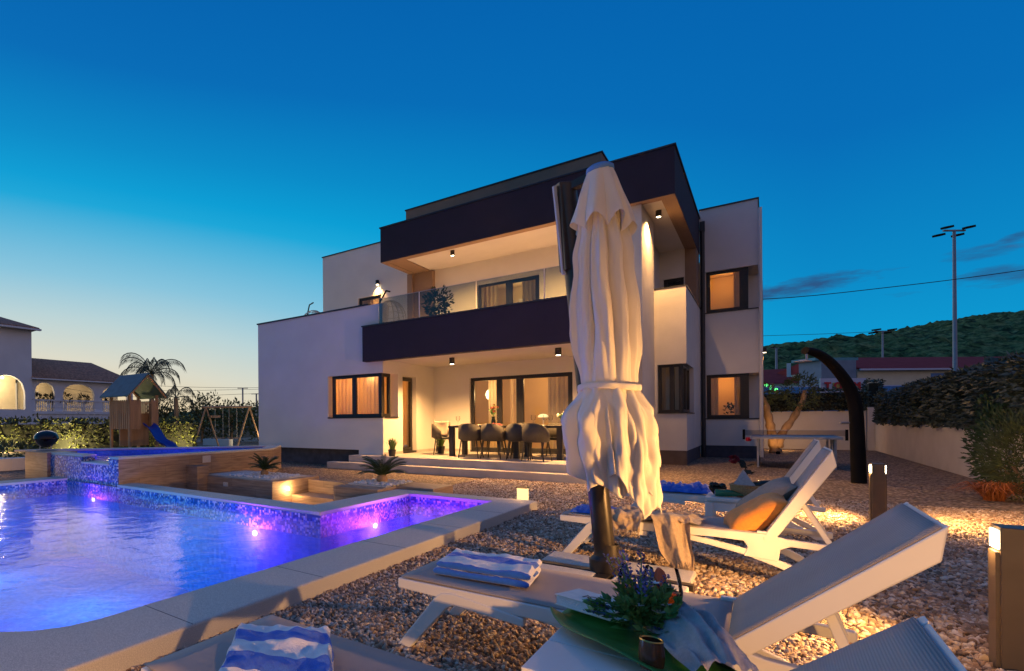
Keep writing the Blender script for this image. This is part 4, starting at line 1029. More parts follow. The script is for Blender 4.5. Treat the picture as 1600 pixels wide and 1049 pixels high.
# things on the near table
tz = .392
lf = MB()
def leaff(u, v):
    s = u; wdt = .15*math.sin(PI*min(1,.06+s*.94))**.65; q = (2*v-1)
    ax = Vector((-.60,2.50,0)).lerp(Vector((-.02,2.05,0)), s); pd_ = Vector((.61,.79,0))
    return ax+pd_*q*wdt+Vector((0,0,tz+.02+.03*abs(q)-.012*s+.012*math.sin(9*s)*q))
lf.grid(34, 13, leaff)
tag(lf.build('banana_leaf', M['leaf'], None, smooth=True, solid=.004), 'large glossy green leaf laid across the near side table', 'leaf')
bk = thing('book', 'white paperback book lying on the big green leaf', 'book', (-.47,2.52,tz+.05))
bm = MB().box(-.11,.11,-.075,.075,.0,.036).shift(-.485,2.52,tz+.06,-.35); bm.build('pages', M['towelw'], bk)
MB().box(-.115,.113,-.079,.079,.036,.039).box(-.115,.113,-.079,.079,-.003,0).shift(-.485,2.52,tz+.06,-.35).build('cover', M['petal'], bk)
cu = bpy.data.curves.new('title', 'FONT'); cu.body = 'IOMO'; cu.size = .055; cu.extrude = .0006
o_ = bpy.data.objects.new('title', cu); C.objects.link(o_); bpy.context.view_layer.update()
me = bpy.data.meshes.new_from_object(o_.evaluated_get(bpy.context.evaluated_depsgraph_get())); bpy.data.objects.remove(o_)
me.materials.clear(); me.materials.append(M['tablem'])
me.transform(Matrix.Translation((-.485,2.52,tz+.06+.0398)) @ Matrix.Rotation(-.35,4,'Z') @ Matrix.Translation((-.045,-.02,0)))
o_ = bpy.data.objects.new('title', me); C.objects.link(o_); o_.parent = bk; o_.matrix_parent_inverse = Matrix.Translation(-bk.location)
def balloon(x, y, label, big, z=tz+.02):
    t = thing('cocktail_glass', label, 'glass', (x,y,z), 'cocktail glasses on the near side table')
    MB().lathe([(.04,0),(.038,.004),(.006,.012),(.0045,.07)], (x,y,z), 24).build('stem', M['clear_glass'], t, smooth=True)
    MB().lathe([(.0045,.07),(.034,.085),(.056,.125),(.061,.165),(.056,.21),(.048,.245)], (x,y,z), 28).build('bowl', M['clear_glass'], t, smooth=True)
    MB().lathe([(.001,.075),(.032,.088),(.053,.125),(.058,.160),(.001,.160)], (x,y,z), 24).build('drink', M['amber'], t, smooth=True)
    sl_ = MB().lathe([(.001,-.004),(.036,-.004),(.04,0),(.036,.004),(.001,.004)], (0,0,0), 24)
    R = Matrix.Rotation(TH+.5,4,'Z') @ Matrix.Rotation(rad(80),4,'X'); sl_.v = [tuple(R @ Vector(v)+Vector((x-.004,y,z+(.205 if big else .14)))) for v in sl_.v]
    sl_.build('orange_slice', M['orangefruit'], t, smooth='auto')
balloon(-.345, 2.47, 'balloon glass of orange drink half hidden behind the flowers', False)
balloon(-.275, 2.50, 'balloon glass with a big orange slice right of the flowers', True)
fb = thing('flower_bouquet', 'bunch of lavender and white flowers with green leaves on the near table', 'bouquet', (-.35,2.36,tz))
base = Vector((-.315,2.39,tz+.075)); st_, lv, lav, wh = MB(), MB(), MB(), MB()
for k in range(70):
    a = U(0,2*PI)
    if k < 10: el, L = U(.95,1.5), U(.19,.27)            # upright lavender
    elif k < 54: el, L = U(.35,1.35), U(.08,.17)
    else: el, L = U(.0,.4), U(.07,.12)
    d = Vector((math.cos(a)*math.cos(el)*.9, math.sin(a)*math.cos(el)*.9, math.sin(el)))
    if k >= 64: d = Vector((-.80+U(-.08,.08), .15+U(-.2,.2), U(.0,.22))); L = U(.17,.23)
    tip = base+d*L; st_.tube([base, base.lerp(tip,.6)+Vector((0,0,.008)), tip], .0016, 4)
    for _ in range(6 if k < 10 else 11):
        q = U(.1,.6) if k < 10 else U(.35,1); lv.leaf(base.lerp(tip,q), (d.x+U(-.9,.9), d.y+U(-.9,.9), d.z+U(-.4,.7)), U(.025,.05), U(.012,.026))
    if k < 10 or k >= 62:
        for q in range(34):
            p = base.lerp(tip, .55+.47*q/34); r_ = .0075*(1-.5*q/34); aa = q*2.4
            lav.leaf(p+Vector((math.cos(aa)*r_,math.sin(aa)*r_,0)), (math.cos(aa),math.sin(aa),.9), .013, .009)
    elif k % 4 == 0:
        for q in range(9): aa = 2*PI*q/9; wh.leaf(tip, (math.cos(aa),math.sin(aa),.45), .026, .015, (0,0,1))
st_.build('stems', M['foliage'], fb); lv.build('leaves', M['foliage'], fb); lav.build('lavender_spikes', M['lavender'], fb); wh.build('white_blooms', M['petal'], fb)
for k in range(5):   # broad dark leaves under the bunch
    a = -2.2+k*.9
    lv2 = MB().leaf(base+Vector((0,0,-.02)), (math.cos(a),math.sin(a),.15), .14, .08, (0,0,1)); lv2.build('broad_leaf', M['leaf'], fb)
vs = thing('glass_tumbler', 'brown ribbed glass tumbler with a gold rim at the bottom edge', 'tumbler', (-.262,2.16,tz))
MB().grid(40, 8, lambda u,v: (-.262+(.028+.005*math.sin(PI*v)+.0012*math.cos(40*PI*u))*math.cos(2*PI*u), 2.14+(.028+.005*math.sin(PI*v)+.0012*math.cos(40*PI*u))*math.sin(2*PI*u), tz+.02+.09*v), True).lathe([(.001,.022),(.028,.022)], (-.262,2.14,tz), 24).build('tumbler_body', M['ambervase'], vs, smooth=True)
MB().tube([(-.262+.029*math.cos(a), 2.14+.029*math.sin(a), tz+.111) for a in [2*PI*k/24 for k in range(25)]], .0028, 6, False).build('rim', M['gold'], vs)
def clothf(u, v):
    ax = Vector((-.27,2.62,.0)).lerp(Vector((-.085,2.16,0)), u); pd_ = Vector((.92,.38,0)); q = v-.5
    wd_ = .17+.07*math.sin(PI*u)
    fold = .030*abs(math.sin(v*13+1.5*math.sin(u*3)))**.6+.014*math.sin(v*37+2*u)+.03*mnoise.noise((u*5,v*8,2))
    return ax+pd_*q*wd_*1.0+Vector((0,0,tz+.03+.11*(1-(2*q)**2)*math.sin(PI*min(1,.12+u*.8))**.7+fold*.55))
tag(MB().grid(40, 54, clothf).build('linen_cloth', M['linen'], None, smooth=True), 'rumpled grey linen cloth heaped beside the flowers', 'cloth')
# things on the far table
tz2 = .442
wb = thing('basket', 'round wicker basket on the far side table', 'basket', (-.10,7.25,tz2))
MB().lathe([(.001,0),(.12,0),(.15,.05),(.16,.10),(.15,.12),(.145,.10),(.13,.03),(.001,.02)], (-.10,7.25,tz2), 24).build('bowl', M['wicker'], wb, smooth=True)
MB().tube([(-.10+.155*math.cos(a), 7.25+.155*math.sin(a), tz2+.115) for a in [2*PI*k/24 for k in range(25)]], .012, 6, False).build('rim', M['wicker'], wb)
bt = thing('wine_bottle', 'dark wine bottle lying in the wicker basket', 'bottle', (0,7.25,tz2))
MB().tube([(-.2,7.22,tz2+.09),(-.02,7.24,tz2+.13),(.03,7.245,tz2+.145),(.06,7.25,tz2+.155),(.12,7.255,tz2+.17)], [.036,.037,.030,.014,.014], 12).build('glass', M['bottle'], bt, smooth=True)
MB().tube([(.10,7.253,tz2+.166),(.13,7.257,tz2+.174)], .016, 10).build('foil', M['rose'], bt)
tag(MB().add([(-.24,7.18,tz2+.10),(-.06,7.16,tz2+.10),(-.16,7.30,tz2+.10),(-.16,7.22,tz2+.27)], [(0,1,3),(1,2,3),(2,0,3)]).build('napkin', M['linen'], None), 'pale pointed napkin standing in the wicker basket', 'napkin')
rs_ = thing('rose', 'single red rose leaning out of the wicker basket', 'rose', (-.16,7.25,tz2+.1))
MB().tube([(-.14,7.24,tz2+.12),(-.13,7.24,tz2+.24),(-.16,7.24,tz2+.32),(-.215,7.24,tz2+.36)], .004, 5).build('stem', M['bottle'], rs_)
f = MB()
for k in range(60):
    v = Vector((random.gauss(0,1),random.gauss(0,1),random.gauss(0,1))).normalized(); f.leaf(Vector((-.225,7.24,tz2+.365))+v*.012, v, .035, .04)
f.build('petals', M['rose'], rs_)
f = MB()
for k in range(7): f.leaf((-.14+U(-.01,.01),7.24,tz2+.2+.02*k), (U(-1,1),U(-.5,.5),U(-.2,.8)), .08, .05)
f.build('leaves', M['hedgecore'], rs_)
gb = thing('wine_bottle', 'green bottle lying on the far side table left of the basket', 'bottle', (-.28,7.12,tz2))
MB().tube([(-.36,7.10,tz2+.037),(-.26,7.12,tz2+.037),(-.22,7.13,tz2+.033),(-.19,7.135,tz2+.03),(-.15,7.14,tz2+.03)], [.035,.036,.028,.013,.013], 12).build('glass', M['greenbottle'], gb, smooth=True)
bw_ = thing('bowl', 'small dark bowl of fruit at the left of the far side table', 'bowl', (-.35,7.3,tz2))
MB().lathe([(.001,0),(.03,0),(.065,.05),(.07,.08),(.062,.075),(.03,.02),(.001,.015)], (-.35,7.3,tz2), 18).build('dish', M['black'], bw_, smooth=True)
fr_ = MB()
for k in range(7): fr_.lathe([(.001,-.028),(.02,-.02),(.028,0),(.02,.02),(.001,.028)], (-.35+U(-.045,.045),7.3+U(-.045,.045),tz2+.085+U(0,.03)), 10)
fr_.build('fruit', M['bottle'], bw_, smooth=True)

# ------------------------------------------------------------------ cantilever umbrella, closed
um = thing('umbrella', 'closed cream cantilever umbrella strapped to its dark mast', 'umbrella', (-.86,4.84,0))
mb0, mt0 = Vector((-.86,4.86,.05)), Vector((-1.075,4.68,2.98))
mast = MB()
mast.tube([mb0, mt0], .068, 28).build('mast', M['mast'], um, smooth='auto')
cr = Vector((-1.06,4.66,2.72)); MB().bar(mb0.lerp(mt0,.78)+Vector((-.03,-.03,0)), mt0+Vector((-.015,-.015,.02)), .10, .085, (1,-1,0)).build('crank_housing', M['mast'], um, bevel=.006)
MB().bar(mb0.lerp(mt0,.77)+Vector((-.062,-.062,0)), mt0+Vector((-.062,-.062,0)), .022, .022, (1,-1,0)).build('guide_rail', M['polepaint'], um, bevel=.003)
MB().bar(mt0+Vector((0,0,-.03)), (-.83,4.62,2.99), .07, .06).build('arm', M['mast'], um, bevel=.004)
MB().lathe([(.11,-.0),(.115,.10),(.085,.13),(.078,.22),(.07,.22)], (-.86,4.86,.05), 24).build('base_collar', M['mast'], um, smooth='auto')
MB().box(-1.36,-.36,4.82,4.90,.01,.06).box(-.90,-.82,4.36,5.36,.01,.06).build('base_cross', M['mast'], um, bevel=.004)
for x0, y0 in ((-1.33,4.40),(-1.33,4.93),(-.80,4.93),(-.80,4.40)):
    tag(MB().box(x0,x0+.42,y0,y0+.40,.012,.058).build('base_slab', M['coping'], None, bevel=.01), {(-1.33,4.40):'pale ballast slab at the near left of the umbrella foot',(-1.33,4.93):'pale ballast slab at the far left of the umbrella foot',(-.80,4.93):'pale ballast slab at the far right of the umbrella foot',(-.80,4.40):'pale ballast slab at the near right of the umbrella foot'}[(x0,y0)], 'slab', 'ballast slabs of the umbrella base')
AX = Vector((-.815,4.60,0))
rt = Vector((.714,.700,0)); fw_ = Vector((-.700,.714,0))
RP = [(1.42,.172),(1.50,.176),(1.72,.205),(2.0,.205),(2.35,.182),(2.60,.140),(2.82,.085),(2.98,.055)]
OXP = [(1.42,.02),(1.8,.015),(2.3,-.01),(3.06,-.03)]
def lobes(th, z, n, sd, warp=.5, tw=.15, pw=.62):
    a = th*n/2+warp*math.sin(th+sd)+.6*warp*math.sin(2*th+2.1*sd)+tw*(z-1.4)+sd
    return abs(math.sin(a))**pw
def pleat(th, z, n, sd, warp=.35, tw=.12):
    x = (th/(2*PI)*n+warp*math.sin(th*2+sd)+tw*(z-1.4)+sd) % 1
    return x/.92 if x < .92 else (1-x)/.08
def wrinkle(p, q, z): return abs(mnoise.noise((p*3.1+z*1.3, q*3.1, z*1.7)))
def canopy(u, v):
    th = 2*PI*u; z = 2.98-(2.98-1.42)*v; cs, sn = math.cos(th), math.sin(th)
    r = interp(z, RP); k = min(1, max(0,(z-1.42)/.40))*min(1,(3.25-z)/.6); k2 = .30+.70*k
    rr = .94*r*(1+.02-k2*.40*(1-lobes(th,z,7,.9,.55,.22))+k*.26*(pleat(th,z,4,.30,.5,.10)-.5))
    rr += .030*k2*(wrinkle(cs,sn,z)-.3)+.010*mnoise.noise((cs*7,sn*7,z*2.2))*(.4+k)
    p = AX+rt*(cs*rr+interp(z,OXP))+fw_*(sn*rr); return (p.x, p.y, z)
cn_ = MB().grid(320, 80, canopy, True).build('canopy', M['canvas'], um, smooth=True)
def sheet(c, hw, zl, zt, zr, tip, r1, s1, r2, out, sd):
    # one folded gore hanging below the tie: left edge, corner and right edge heights, bulge r1 at depth s1, r2 at the hem
    def f(u, v):
        q = u-.5; th = rad(c)+rad(hw)*2*q*(1+.12*v)
        hem = zl+(zt-zl)*(u/tip) if u < tip else zt+(zr-zt)*((u-tip)/(1-tip))
        z = 1.432-(1.432-hem)*v; s_ = 1.432-z
        rr = interp(s_, [(0,.168),(s1,r1),(.9,r2)]) + out*(.35+min(1,s_/.15)*.65)
        e = min(1, s_/.16)
        rr += e*(.055*(lobes(th,s_*1.3,7,sd,.5,.4)-.6) + .022*math.sin(q*19+3*s_+sd) + .05*(wrinkle(math.cos(th)*1.3+sd,math.sin(th)*1.3,z*1.5)-.25) + .012*mnoise.noise((q*14,s_*11,sd)))
        rr += (1-e)*.012*math.sin(th*13+sd)
        rr -= .05*e*max(0, abs(2*q)-.7)/.3*(1 if out > 0 else .2)
        p = AX+rt*(math.cos(th)*rr+.010+.035*s_)+fw_*(math.sin(th)*rr*.92-.03*s_); return (p.x, p.y, z)
    return f
for k, a in enumerate(((95,95,.92,.74,.92,.5,.24,.3,.20,-.012,1.0),(183,52,.98,.70,.84,.62,.285,.24,.19,.0,2.2),(348,55,.90,.86,1.02,.5,.225,.35,.235,.004,5.1),
        (232,46,.86,.66,.80,.70,.235,.25,.17,.012,3.3),(322,44,.80,.56,.90,.55,.215,.35,.225,.016,4.2),(278,42,.92,.52,.76,.60,.225,.28,.20,.028,6.4))):
    o_ = MB().grid(70, 54, sheet(*a)).build('skirt_gore', M['canvas'], um, smooth=True, solid=.004)
def vent(u, v):
    th = 2*PI*u; hem = 2.61-.10*(1-lobes(th,0,7,1.3,.5,0,1.0))+.03-.09*max(0,math.cos(th+.2)); z = 2.995-(2.995-hem)*v
    rr = (.072+.125*v**.9)*(1-.34*v*(1-lobes(th,0,7,1.3,.5,0,.7))+.06*v*math.sin(15*th))+.02*v*mnoise.noise((math.cos(th)*3,math.sin(th)*3,v*2))
    p = AX+rt*(math.cos(th)*rr-.03+.02*v)+fw_*math.sin(th)*rr; return (p.x, p.y, z)
MB().grid(160, 26, vent, True).build('vent_flap', M['canvas'], um, smooth=True)
c = AX+rt*-.03; MB().lathe([(.001,.03),(.06,.024),(.082,.006),(.085,-.02),(.075,-.03)], (c.x,c.y,3.0), 20).build('top_cap', M['bluepaint'], um, smooth=True)
def strap(u, v):
    th = 2*PI*u; rr = .186-.014*(1-lobes(th,1.42,7,.9,.55,.22))+.003*math.sin(PI*v); z = 1.412+.045*v+.010*math.sin(th*2+.5)
    p = AX+rt*(math.cos(th)*rr+.02)+fw_*math.sin(th)*rr; return (p.x, p.y, z)
MB().grid(80, 5, strap, True).build('tie_strap', M['canvas'], um, smooth=True, solid=.006)

# ------------------------------------------------------------------ bollards, shower, ping-pong
def bollard(x, y, label, p1, p2, a1=150, aim=(-1,0,-.22)):
    t = thing('bollard_light', label, 'bollard light', (x,y,0), 'bronze bollard lights on the gravel')
    MB().box(x-.05,x+.05,y-.075,y+.075,0,.68).build('body', M['bollard'], t, bevel=.004)
    MB().box(x-.062,x-.05,y-.06,y+.06,.0,.56).box(x+.05,x+.062,y-.06,y+.06,.0,.56).build('side_channel', M['bollard'], t)
    for s in (-1,1):
        MB().box(x+s*.0505,x+s*.058,y-.058,y+.058,.575,.66).build('light_panel', M['bollardglow'], t)
    lamp((x-.075,y,.62), p1, WARM, .03, 'SPOT', aim, a1, .55); lamp((x-.09,y,.61), 9, WARM, 0); lamp((x+.075,y,.62), p2, WARM, .03, 'SPOT', (1,0,-.22), a1, .55)
bollard(.84, 4.42, 'bronze bollard light in the foreground at the right edge', 250, 110, 136)
bollard(.92, 9.62, 'bronze bollard light on the gravel behind the lounger backrests', 430, 300, 164)
bollard(.80, -.80, 'bronze bollard light behind the camera position', 430, 80, 150, (-.5,.86,-.1))
sh = thing('garden_shower', 'tall black curved solar shower arching over the gravel', 'shower', (1.23,15.2,0))
pts = [(1.23,15.2,0),(1.22,15.19,.5),(1.21,15.18,.95),(1.19,15.16,1.4),(1.12,15.10,1.75),(1.0,14.98,2.02),(.84,14.83,2.27),(.68,14.68,2.42),(.53,14.53,2.47)]
sp_ = smooth_path(pts)
MB().tube(sp_, [.102-.034*(i/(len(sp_)-1))**1.2 for i in range(len(sp_))], 20).build('body', M['black'], sh, smooth='auto')
MB().tube([(.55,14.54,2.42),(.55,14.53,2.30)], .018, 8).lathe([(.02,.03),(.12,0),(.12,-.012),(.001,-.015)], (.50,14.50,2.27), 18).build('shower_head', M['steel'], sh, smooth='auto')
MB().tube([(1.10,15.06,1.12),(.99,14.97,1.12)], .022, 8).build('tap', M['steel'], sh)
pp = thing('ping_pong_table', 'outdoor ping pong table with blue top beside the house', 'ping pong table', (.5,20,0))
MB().box(-.27,1.26,18.6,19.9,.74,.765).box(-.27,1.26,19.93,21.3,.74,.765).build('tabletop', M['ppblue'], pp)
MB().box(-.28,1.27,18.57,18.6,.715,.768).box(-.28,-.27,18.6,21.3,.70,.768).box(1.26,1.27,18.6,21.3,.70,.768).build('edge_frame', M['steel'], pp)
for x in (-.14,1.16):
    for y in (18.75,21.1): MB().box(x-.02,x+.02,y-.02,y+.02,.0,.74).build('leg', M['steel'], pp)
    MB().bar((x,19.3,.72),(x,18.9,.18),.03,.03).build('brace', M['steel'], pp)
    for y in (19.4,20.3): MB().tube([(x-.03,y,.11),(x+.03,y,.11)], .11, 18).build('wheel', M['black'], pp, smooth='auto')
    MB().box(x-.012,x+.012,19.38,20.34,.05,.10).bar((x,19.9,.72),(x,19.8,.1),.035,.035).build('undercarriage', M['steel'], pp)
MB().add([(-.40,19.915,.768),(1.40,19.915,.768),(1.40,19.915,.905),(-.40,19.915,.905)],[(0,1,2,3)]).build('net', M['netmesh'], pp)
MB().box(-.40,1.40,19.908,19.922,.905,.918).build('net_tape', M['steel'], pp)
for x in (-.42,1.42): MB().box(x-.025,x+.025,19.88,19.95,.66,.93).build('net_post', M['black'], pp)
MB().tube([(-.28,18.7,.70),(-.34,18.66,.70)], .05, 12).build('red_handle', M['redknob'], pp)
#@PART4
# ------------------------------------------------------------------ greenery helpers
def leafbox(mb, x0, x1, y0, y1, z0, z1, n, l, w, thick=.12, rz=None):
    """leaves on the shell of a box"""
    A = [(y1-y0)*(z1-z0)]*2+[(x1-x0)*(z1-z0)]*2+[(x1-x0)*(y1-y0)]; S = sum(A)
    for k in range(5):
        for _ in range(int(n*A[k]/S)):
            a, b, d = random.random(), random.random(), abs(random.gauss(0,thick*.5))
            if k == 0: p = (x0+U(-.03,1)*d*0-d*.3+.02, y0+(y1-y0)*a, z0+(z1-z0)*b); nn = (-1,0,0)
            elif k == 1: p = (x1+d*.3, y0+(y1-y0)*a, z0+(z1-z0)*b); nn = (1,0,0)
            elif k == 2: p = (x0+(x1-x0)*a, y0-d*.3, z0+(z1-z0)*b); nn = (0,-1,0)
            elif k == 3: p = (x0+(x1-x0)*a, y1+d*.3, z0+(z1-z0)*b); nn = (0,1,0)
            else: p = (x0+(x1-x0)*a, y0+(y1-y0)*b, z1+d*U(-.2,1)); nn = (0,0,1)
            if mnoise.noise((p[0]*1.7,p[1]*1.7,p[2]*2.2)) < -.32: continue
            mb.leaf(p, (nn[0]*.7+U(-1,1), nn[1]*.7+U(-1,1), nn[2]*.7+U(-1,.8)), l*U(.6,1.3), w*U(.7,1.2))
def blob_leaves(mb, c, r, n, l, w, gap=-.12, fq=1.8, seed=0, up=.2):
    c = Vector(c)
    for _ in range(n):
        v = Vector((random.gauss(0,1),random.gauss(0,1),random.gauss(0,1))).normalized(); q = U(.35,1)**.5
        b = 1+.35*mnoise.noise(v*fq+Vector((seed,0,0)))
        if mnoise.noise((v.x*3.3*q+seed, v.y*3.3*q, v.z*3.3*q)) < gap: continue
        p = c+Vector((v.x*r[0],v.y*r[1],v.z*r[2]))*q*b
        mb.leaf(p, (v.x+U(-.7,.7), v.y+U(-.7,.7), v.z+up+U(-.7,.7)), l*U(.6,1.3), w*U(.7,1.2))

# ------------------------------------------------------------------ right boundary
def retwall(name, label, x0, x1, y0, y1, h):
    t = tag(MB().box(x0,x1,y0,y1,0,h).build(name, M['plaster_rough'], None, bevel=.01), label, 'wall'); return t
retwall('garden_wall', 'long white rendered garden wall on the right under the dark hedge panels', 2.9, 3.15, 7.0, 32.6, 1.03)
retwall('garden_wall', 'low white rendered wall behind the ping pong table', -1.2, 2.7, 31.0, 31.25, 1.5)
tag(MB().box(2.72,2.9,30.9,31.2,0,1.62).build('wall_pillar', M['plaster_rough'], None, bevel=.01), 'white wall pillar behind the curved shower', 'pillar')
def hedgepanel(label, x0, x1, y0, y1, z0, top, n, l, w, matn='hedge', group='hedge panels on the garden walls'):
    t = thing('hedge_panel', label, 'hedge', ((x0+x1)/2,(y0+y1)/2,z0), group)
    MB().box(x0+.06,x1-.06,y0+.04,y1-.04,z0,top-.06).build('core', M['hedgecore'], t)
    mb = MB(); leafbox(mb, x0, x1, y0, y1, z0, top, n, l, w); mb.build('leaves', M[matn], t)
hedgepanel('dark artificial hedge panel nearest the camera on the right wall', 2.86,3.2,9.0,19.3,1.03,2.10,17000,.13,.075)
hedgepanel('dark artificial hedge panel in the middle of the right wall', 2.86,3.2,19.34,24.6,1.03,2.07,6500,.13,.075)
hedgepanel('dark artificial hedge panel at the far end of the right wall, behind the shower', 2.86,3.2,24.64,30.2,1.03,2.02,4500,.11,.07)
hedgepanel('tall hedge panel corner post above the wall pillar', 2.75,3.1,31.4,32.3,1.5,2.6,700,.11,.07)
hedgepanel('low hedge panel on the wall behind the olive tree', -1.2,2.7,30.98,31.3,1.52,2.28,3200,.11,.07)
# olive tree, uplit
ol = thing('olive_tree', 'pruned old olive tree with a forked uplit trunk behind the ping pong table', 'tree', (.2,27,0))
tr = MB().tube(smooth_path([(.25,27,0),(.18,27,.5),(.10,26.95,1.1),(.0,26.9,1.7),(-.14,26.85,2.1)]), [(.17-.10*(i/20)**.8)*(1+.16*math.sin(i*2.3)) for i in range(21)], 12)
tr.tube(smooth_path([(.30,27,.2),(.42,27.05,.7),(.70,27.2,1.25),(.92,27.3,1.8),(.98,27.3,2.2)]), [(.135-.08*(i/20))*(1+.16*math.sin(i*1.9)) for i in range(21)], 12)
tr.build('trunk', M['trunk'], ol, smooth=True)
f = MB(); blob_leaves(f, (.85,27.3,2.15), (.50,.50,.62), 1700, .11, .035, -.1, seed=3); blob_leaves(f, (-.1,26.9,2.1), (.42,.42,.46), 1000, .11, .035, -.1, seed=9)
f.build('crown', M['rosemary'], ol)
tag(MB().lathe([(.05,0),(.06,.08),(.03,.10)], (.3,26.2,0), 12).build('ground_spotlight', M['black'], None), 'small ground spotlight at the foot of the olive tree', 'spotlight')
lamp((.3,26.1,.15), 42, WARM, .05, 'SPOT', (0,.8,1), 110, .6); lamp((.4,29.4,.4), 30, WARM, .08)
# shrubs at right
def shrub(name, label, c, r, n, l, w, matn, seed=0, stems=True):
    t = thing(name, label, 'shrub', (c[0],c[1],0))
    st = MB()
    for k in range(9):
        a = U(0,2*PI); st.tube([(c[0],c[1],0),(c[0]+r[0]*.4*math.cos(a),c[1]+r[1]*.4*math.sin(a),c[2]*.8)], [.014,.006], 5)
    st.build('stems', M['trunk'], t)
    f = MB(); blob_leaves(f, c, r, n, l, w, -.2, seed=seed, up=.5); f.build('foliage', M[matn], t)
shrub('evergreen_shrub', 'dark evergreen shrub against the right end of the garden wall', (2.78,15.0,.72), (.36,.55,.80), 3800, .075, .035, 'bush2', 2)
shrub('rosemary_bush', 'grey green rosemary like bush at the right edge', (2.72,13.5,.62), (.42,.5,.66), 5200, .11, .016, 'rosemary', 5)
def tuft(name, label, c, h, n, matn, lean=1.0):
    t = thing(name, label, 'grass clump', c)
    f = MB()
    for k in range(n):
        a = U(0,2*PI); q = U(.1,1)*lean; p0 = Vector(c)+Vector((U(-.08,.08),U(-.08,.08),0)); hh = h*U(.6,1.1)
        p1 = p0+Vector((math.cos(a)*q*.35, math.sin(a)*q*.35, .75))*hh; p2 = p1+Vector((math.cos(a)*q*.5, math.sin(a)*q*.5, .12-.3*q))*hh
        sd = Vector((-math.sin(a),math.cos(a),0))*.006
        f.add([tuple(p0-sd),tuple(p0+sd),tuple(p1+sd),tuple(p1-sd),tuple(p2)], [(0,1,2,3),(3,2,4)])
    f.build('blades', M[matn], t)
tuft('ornamental_grass', 'copper coloured ornamental grass low at the right edge', (2.35,13.2,0), .34, 260, 'drygrass', 2.2)
tuft('ornamental_grass', 'tall straw and rust grass behind the rosemary bush', (2.88,13.2,0), 1.1, 300, 'drygrass', .45)
lamp((2.9,12.0,.5), 16, WARM, .06)

# ------------------------------------------------------------------ beyond the right wall
lb = thing('sports_hall', 'long low building with a dark red roof and blue framed windows', 'building', (11,80,3))
# wall line from (6.1,76) to (19,88.6)
A = Vector((6.1,76,0)); Bq = Vector((24,93.5,0)); D = (Bq-A).normalized(); Nn = Vector((-D.y,D.x,0)); LL = (Bq-A).length
def strip(mb, s0, s1, z0, z1, off=0, th=.2):
    a = A+D*s0-Nn*(-off); b = A+D*s1+Nn*off
    p = [a-Nn*0, b, b+Nn*th, a+Nn*th]
    n = len(mb.v); mb.v += [(q.x,q.y,z0) for q in p]+[(q.x,q.y,z1) for q in p]
    mb.f += [tuple(n+i for i in f) for f in [(3,2,1,0),(4,5,6,7),(0,1,5,4),(1,2,6,5),(2,3,7,6),(3,0,4,7)]]
mb = MB(); strip(mb, 0, LL, 0, 5.75, 0, 8); mb.build('wall', M['cream'], lb)
mb = MB(); r0 = A-Nn*.5; r1 = Bq-Nn*.5; k0 = A+Nn*4; k1 = Bq+Nn*4; e0 = A+Nn*8.5; e1 = Bq+Nn*8.5
mb.add([(*r0[:2],5.75),(*r1[:2],5.75),(*k1[:2],7.3),(*k0[:2],7.3),(*e1[:2],5.75),(*e0[:2],5.75)], [(0,1,2,3),(3,2,4,5),(0,3,5),(1,4,2)]); mb.build('roof', M['redroof'], lb)
mb = MB(); strip(mb, -.3, LL, 5.62, 5.78, -.52, .1); mb.build('gutter', M['signwhite'], lb)
for s0 in (6.8,9.6,12.4,15.2):
    mb = MB(); strip(mb, s0, s0+2.4, 3.6, 5.35, -.06, .1); fr = mb.build('window', M['bluepaint'], lb)
    for k in range(3):
        mb = MB(); strip(mb, s0+.25+k*.68, s0+.8+k*.68, 4.35, 5.1, -.10, .06); mb.build('pane', M['darkvoid'], fr)
    mb = MB(); strip(mb, s0+2.4, s0+2.6, 3.4, 5.5, -.12, .1); mb.build('pillar', M['signwhite'], lb)
MB().prism([(3.7,73.4),(6.0,75.7),(4.6,77.1),(2.3,74.8)], 0, 6.6).build('annexe', M['bluegrey'], lb)
MB().prism([(3.3,73.1),(6.15,75.9),(4.6,77.4),(1.8,74.7)], 6.6, 6.85).build('annexe_roof', M['tealpaint'], lb)
sb = thing('small_house', 'small house with a dark red roof and pale walls left of the signboard', 'building', (1.5,78,0))
MB().box(-4,3.4,79,86,0,4.9).build('wall', M['cream'], sb)
MB().add([(-4.3,78.7,4.85),(3.6,78.7,4.85),(3.6,82.5,6.6),(-4.3,82.5,6.6),(3.6,86.3,4.85),(-4.3,86.3,4.85)], [(0,1,2,3),(3,2,4,5)]).build('roof', M['redroof'], sb)
MB().add([(3.4,79,4.9),(3.4,86,4.9),(3.4,82.5,6.5)], [(0,1,2)]).build('gable', M['polepaint'], sb)
MB().box(1.6,1.9,80.3,80.6,5.2,7.0).build('chimney', M['plaster'], sb)
fn = thing('blue_fence', 'pale blue panel fence running behind the low hedge', 'fence', (3,66,2.8))
for k in range(22): MB().box(-1.5+k*.62,-1.5+k*.62+.56,66+k*.5,66.05+k*.5,0,4.0).build('panel', M['bluepaint'], fn)
MB().bar((-1.5,65.97,4.05),(12.2,76.6,4.05),.06,.08).build('top_rail', M['signwhite'], fn)
sg = thing('signboard', 'white signboard with red and yellow lettering blocks seen under the shower arch', 'sign', (3.9,62.5,2.6))
SD = Vector((.714,.700,0)).normalized()
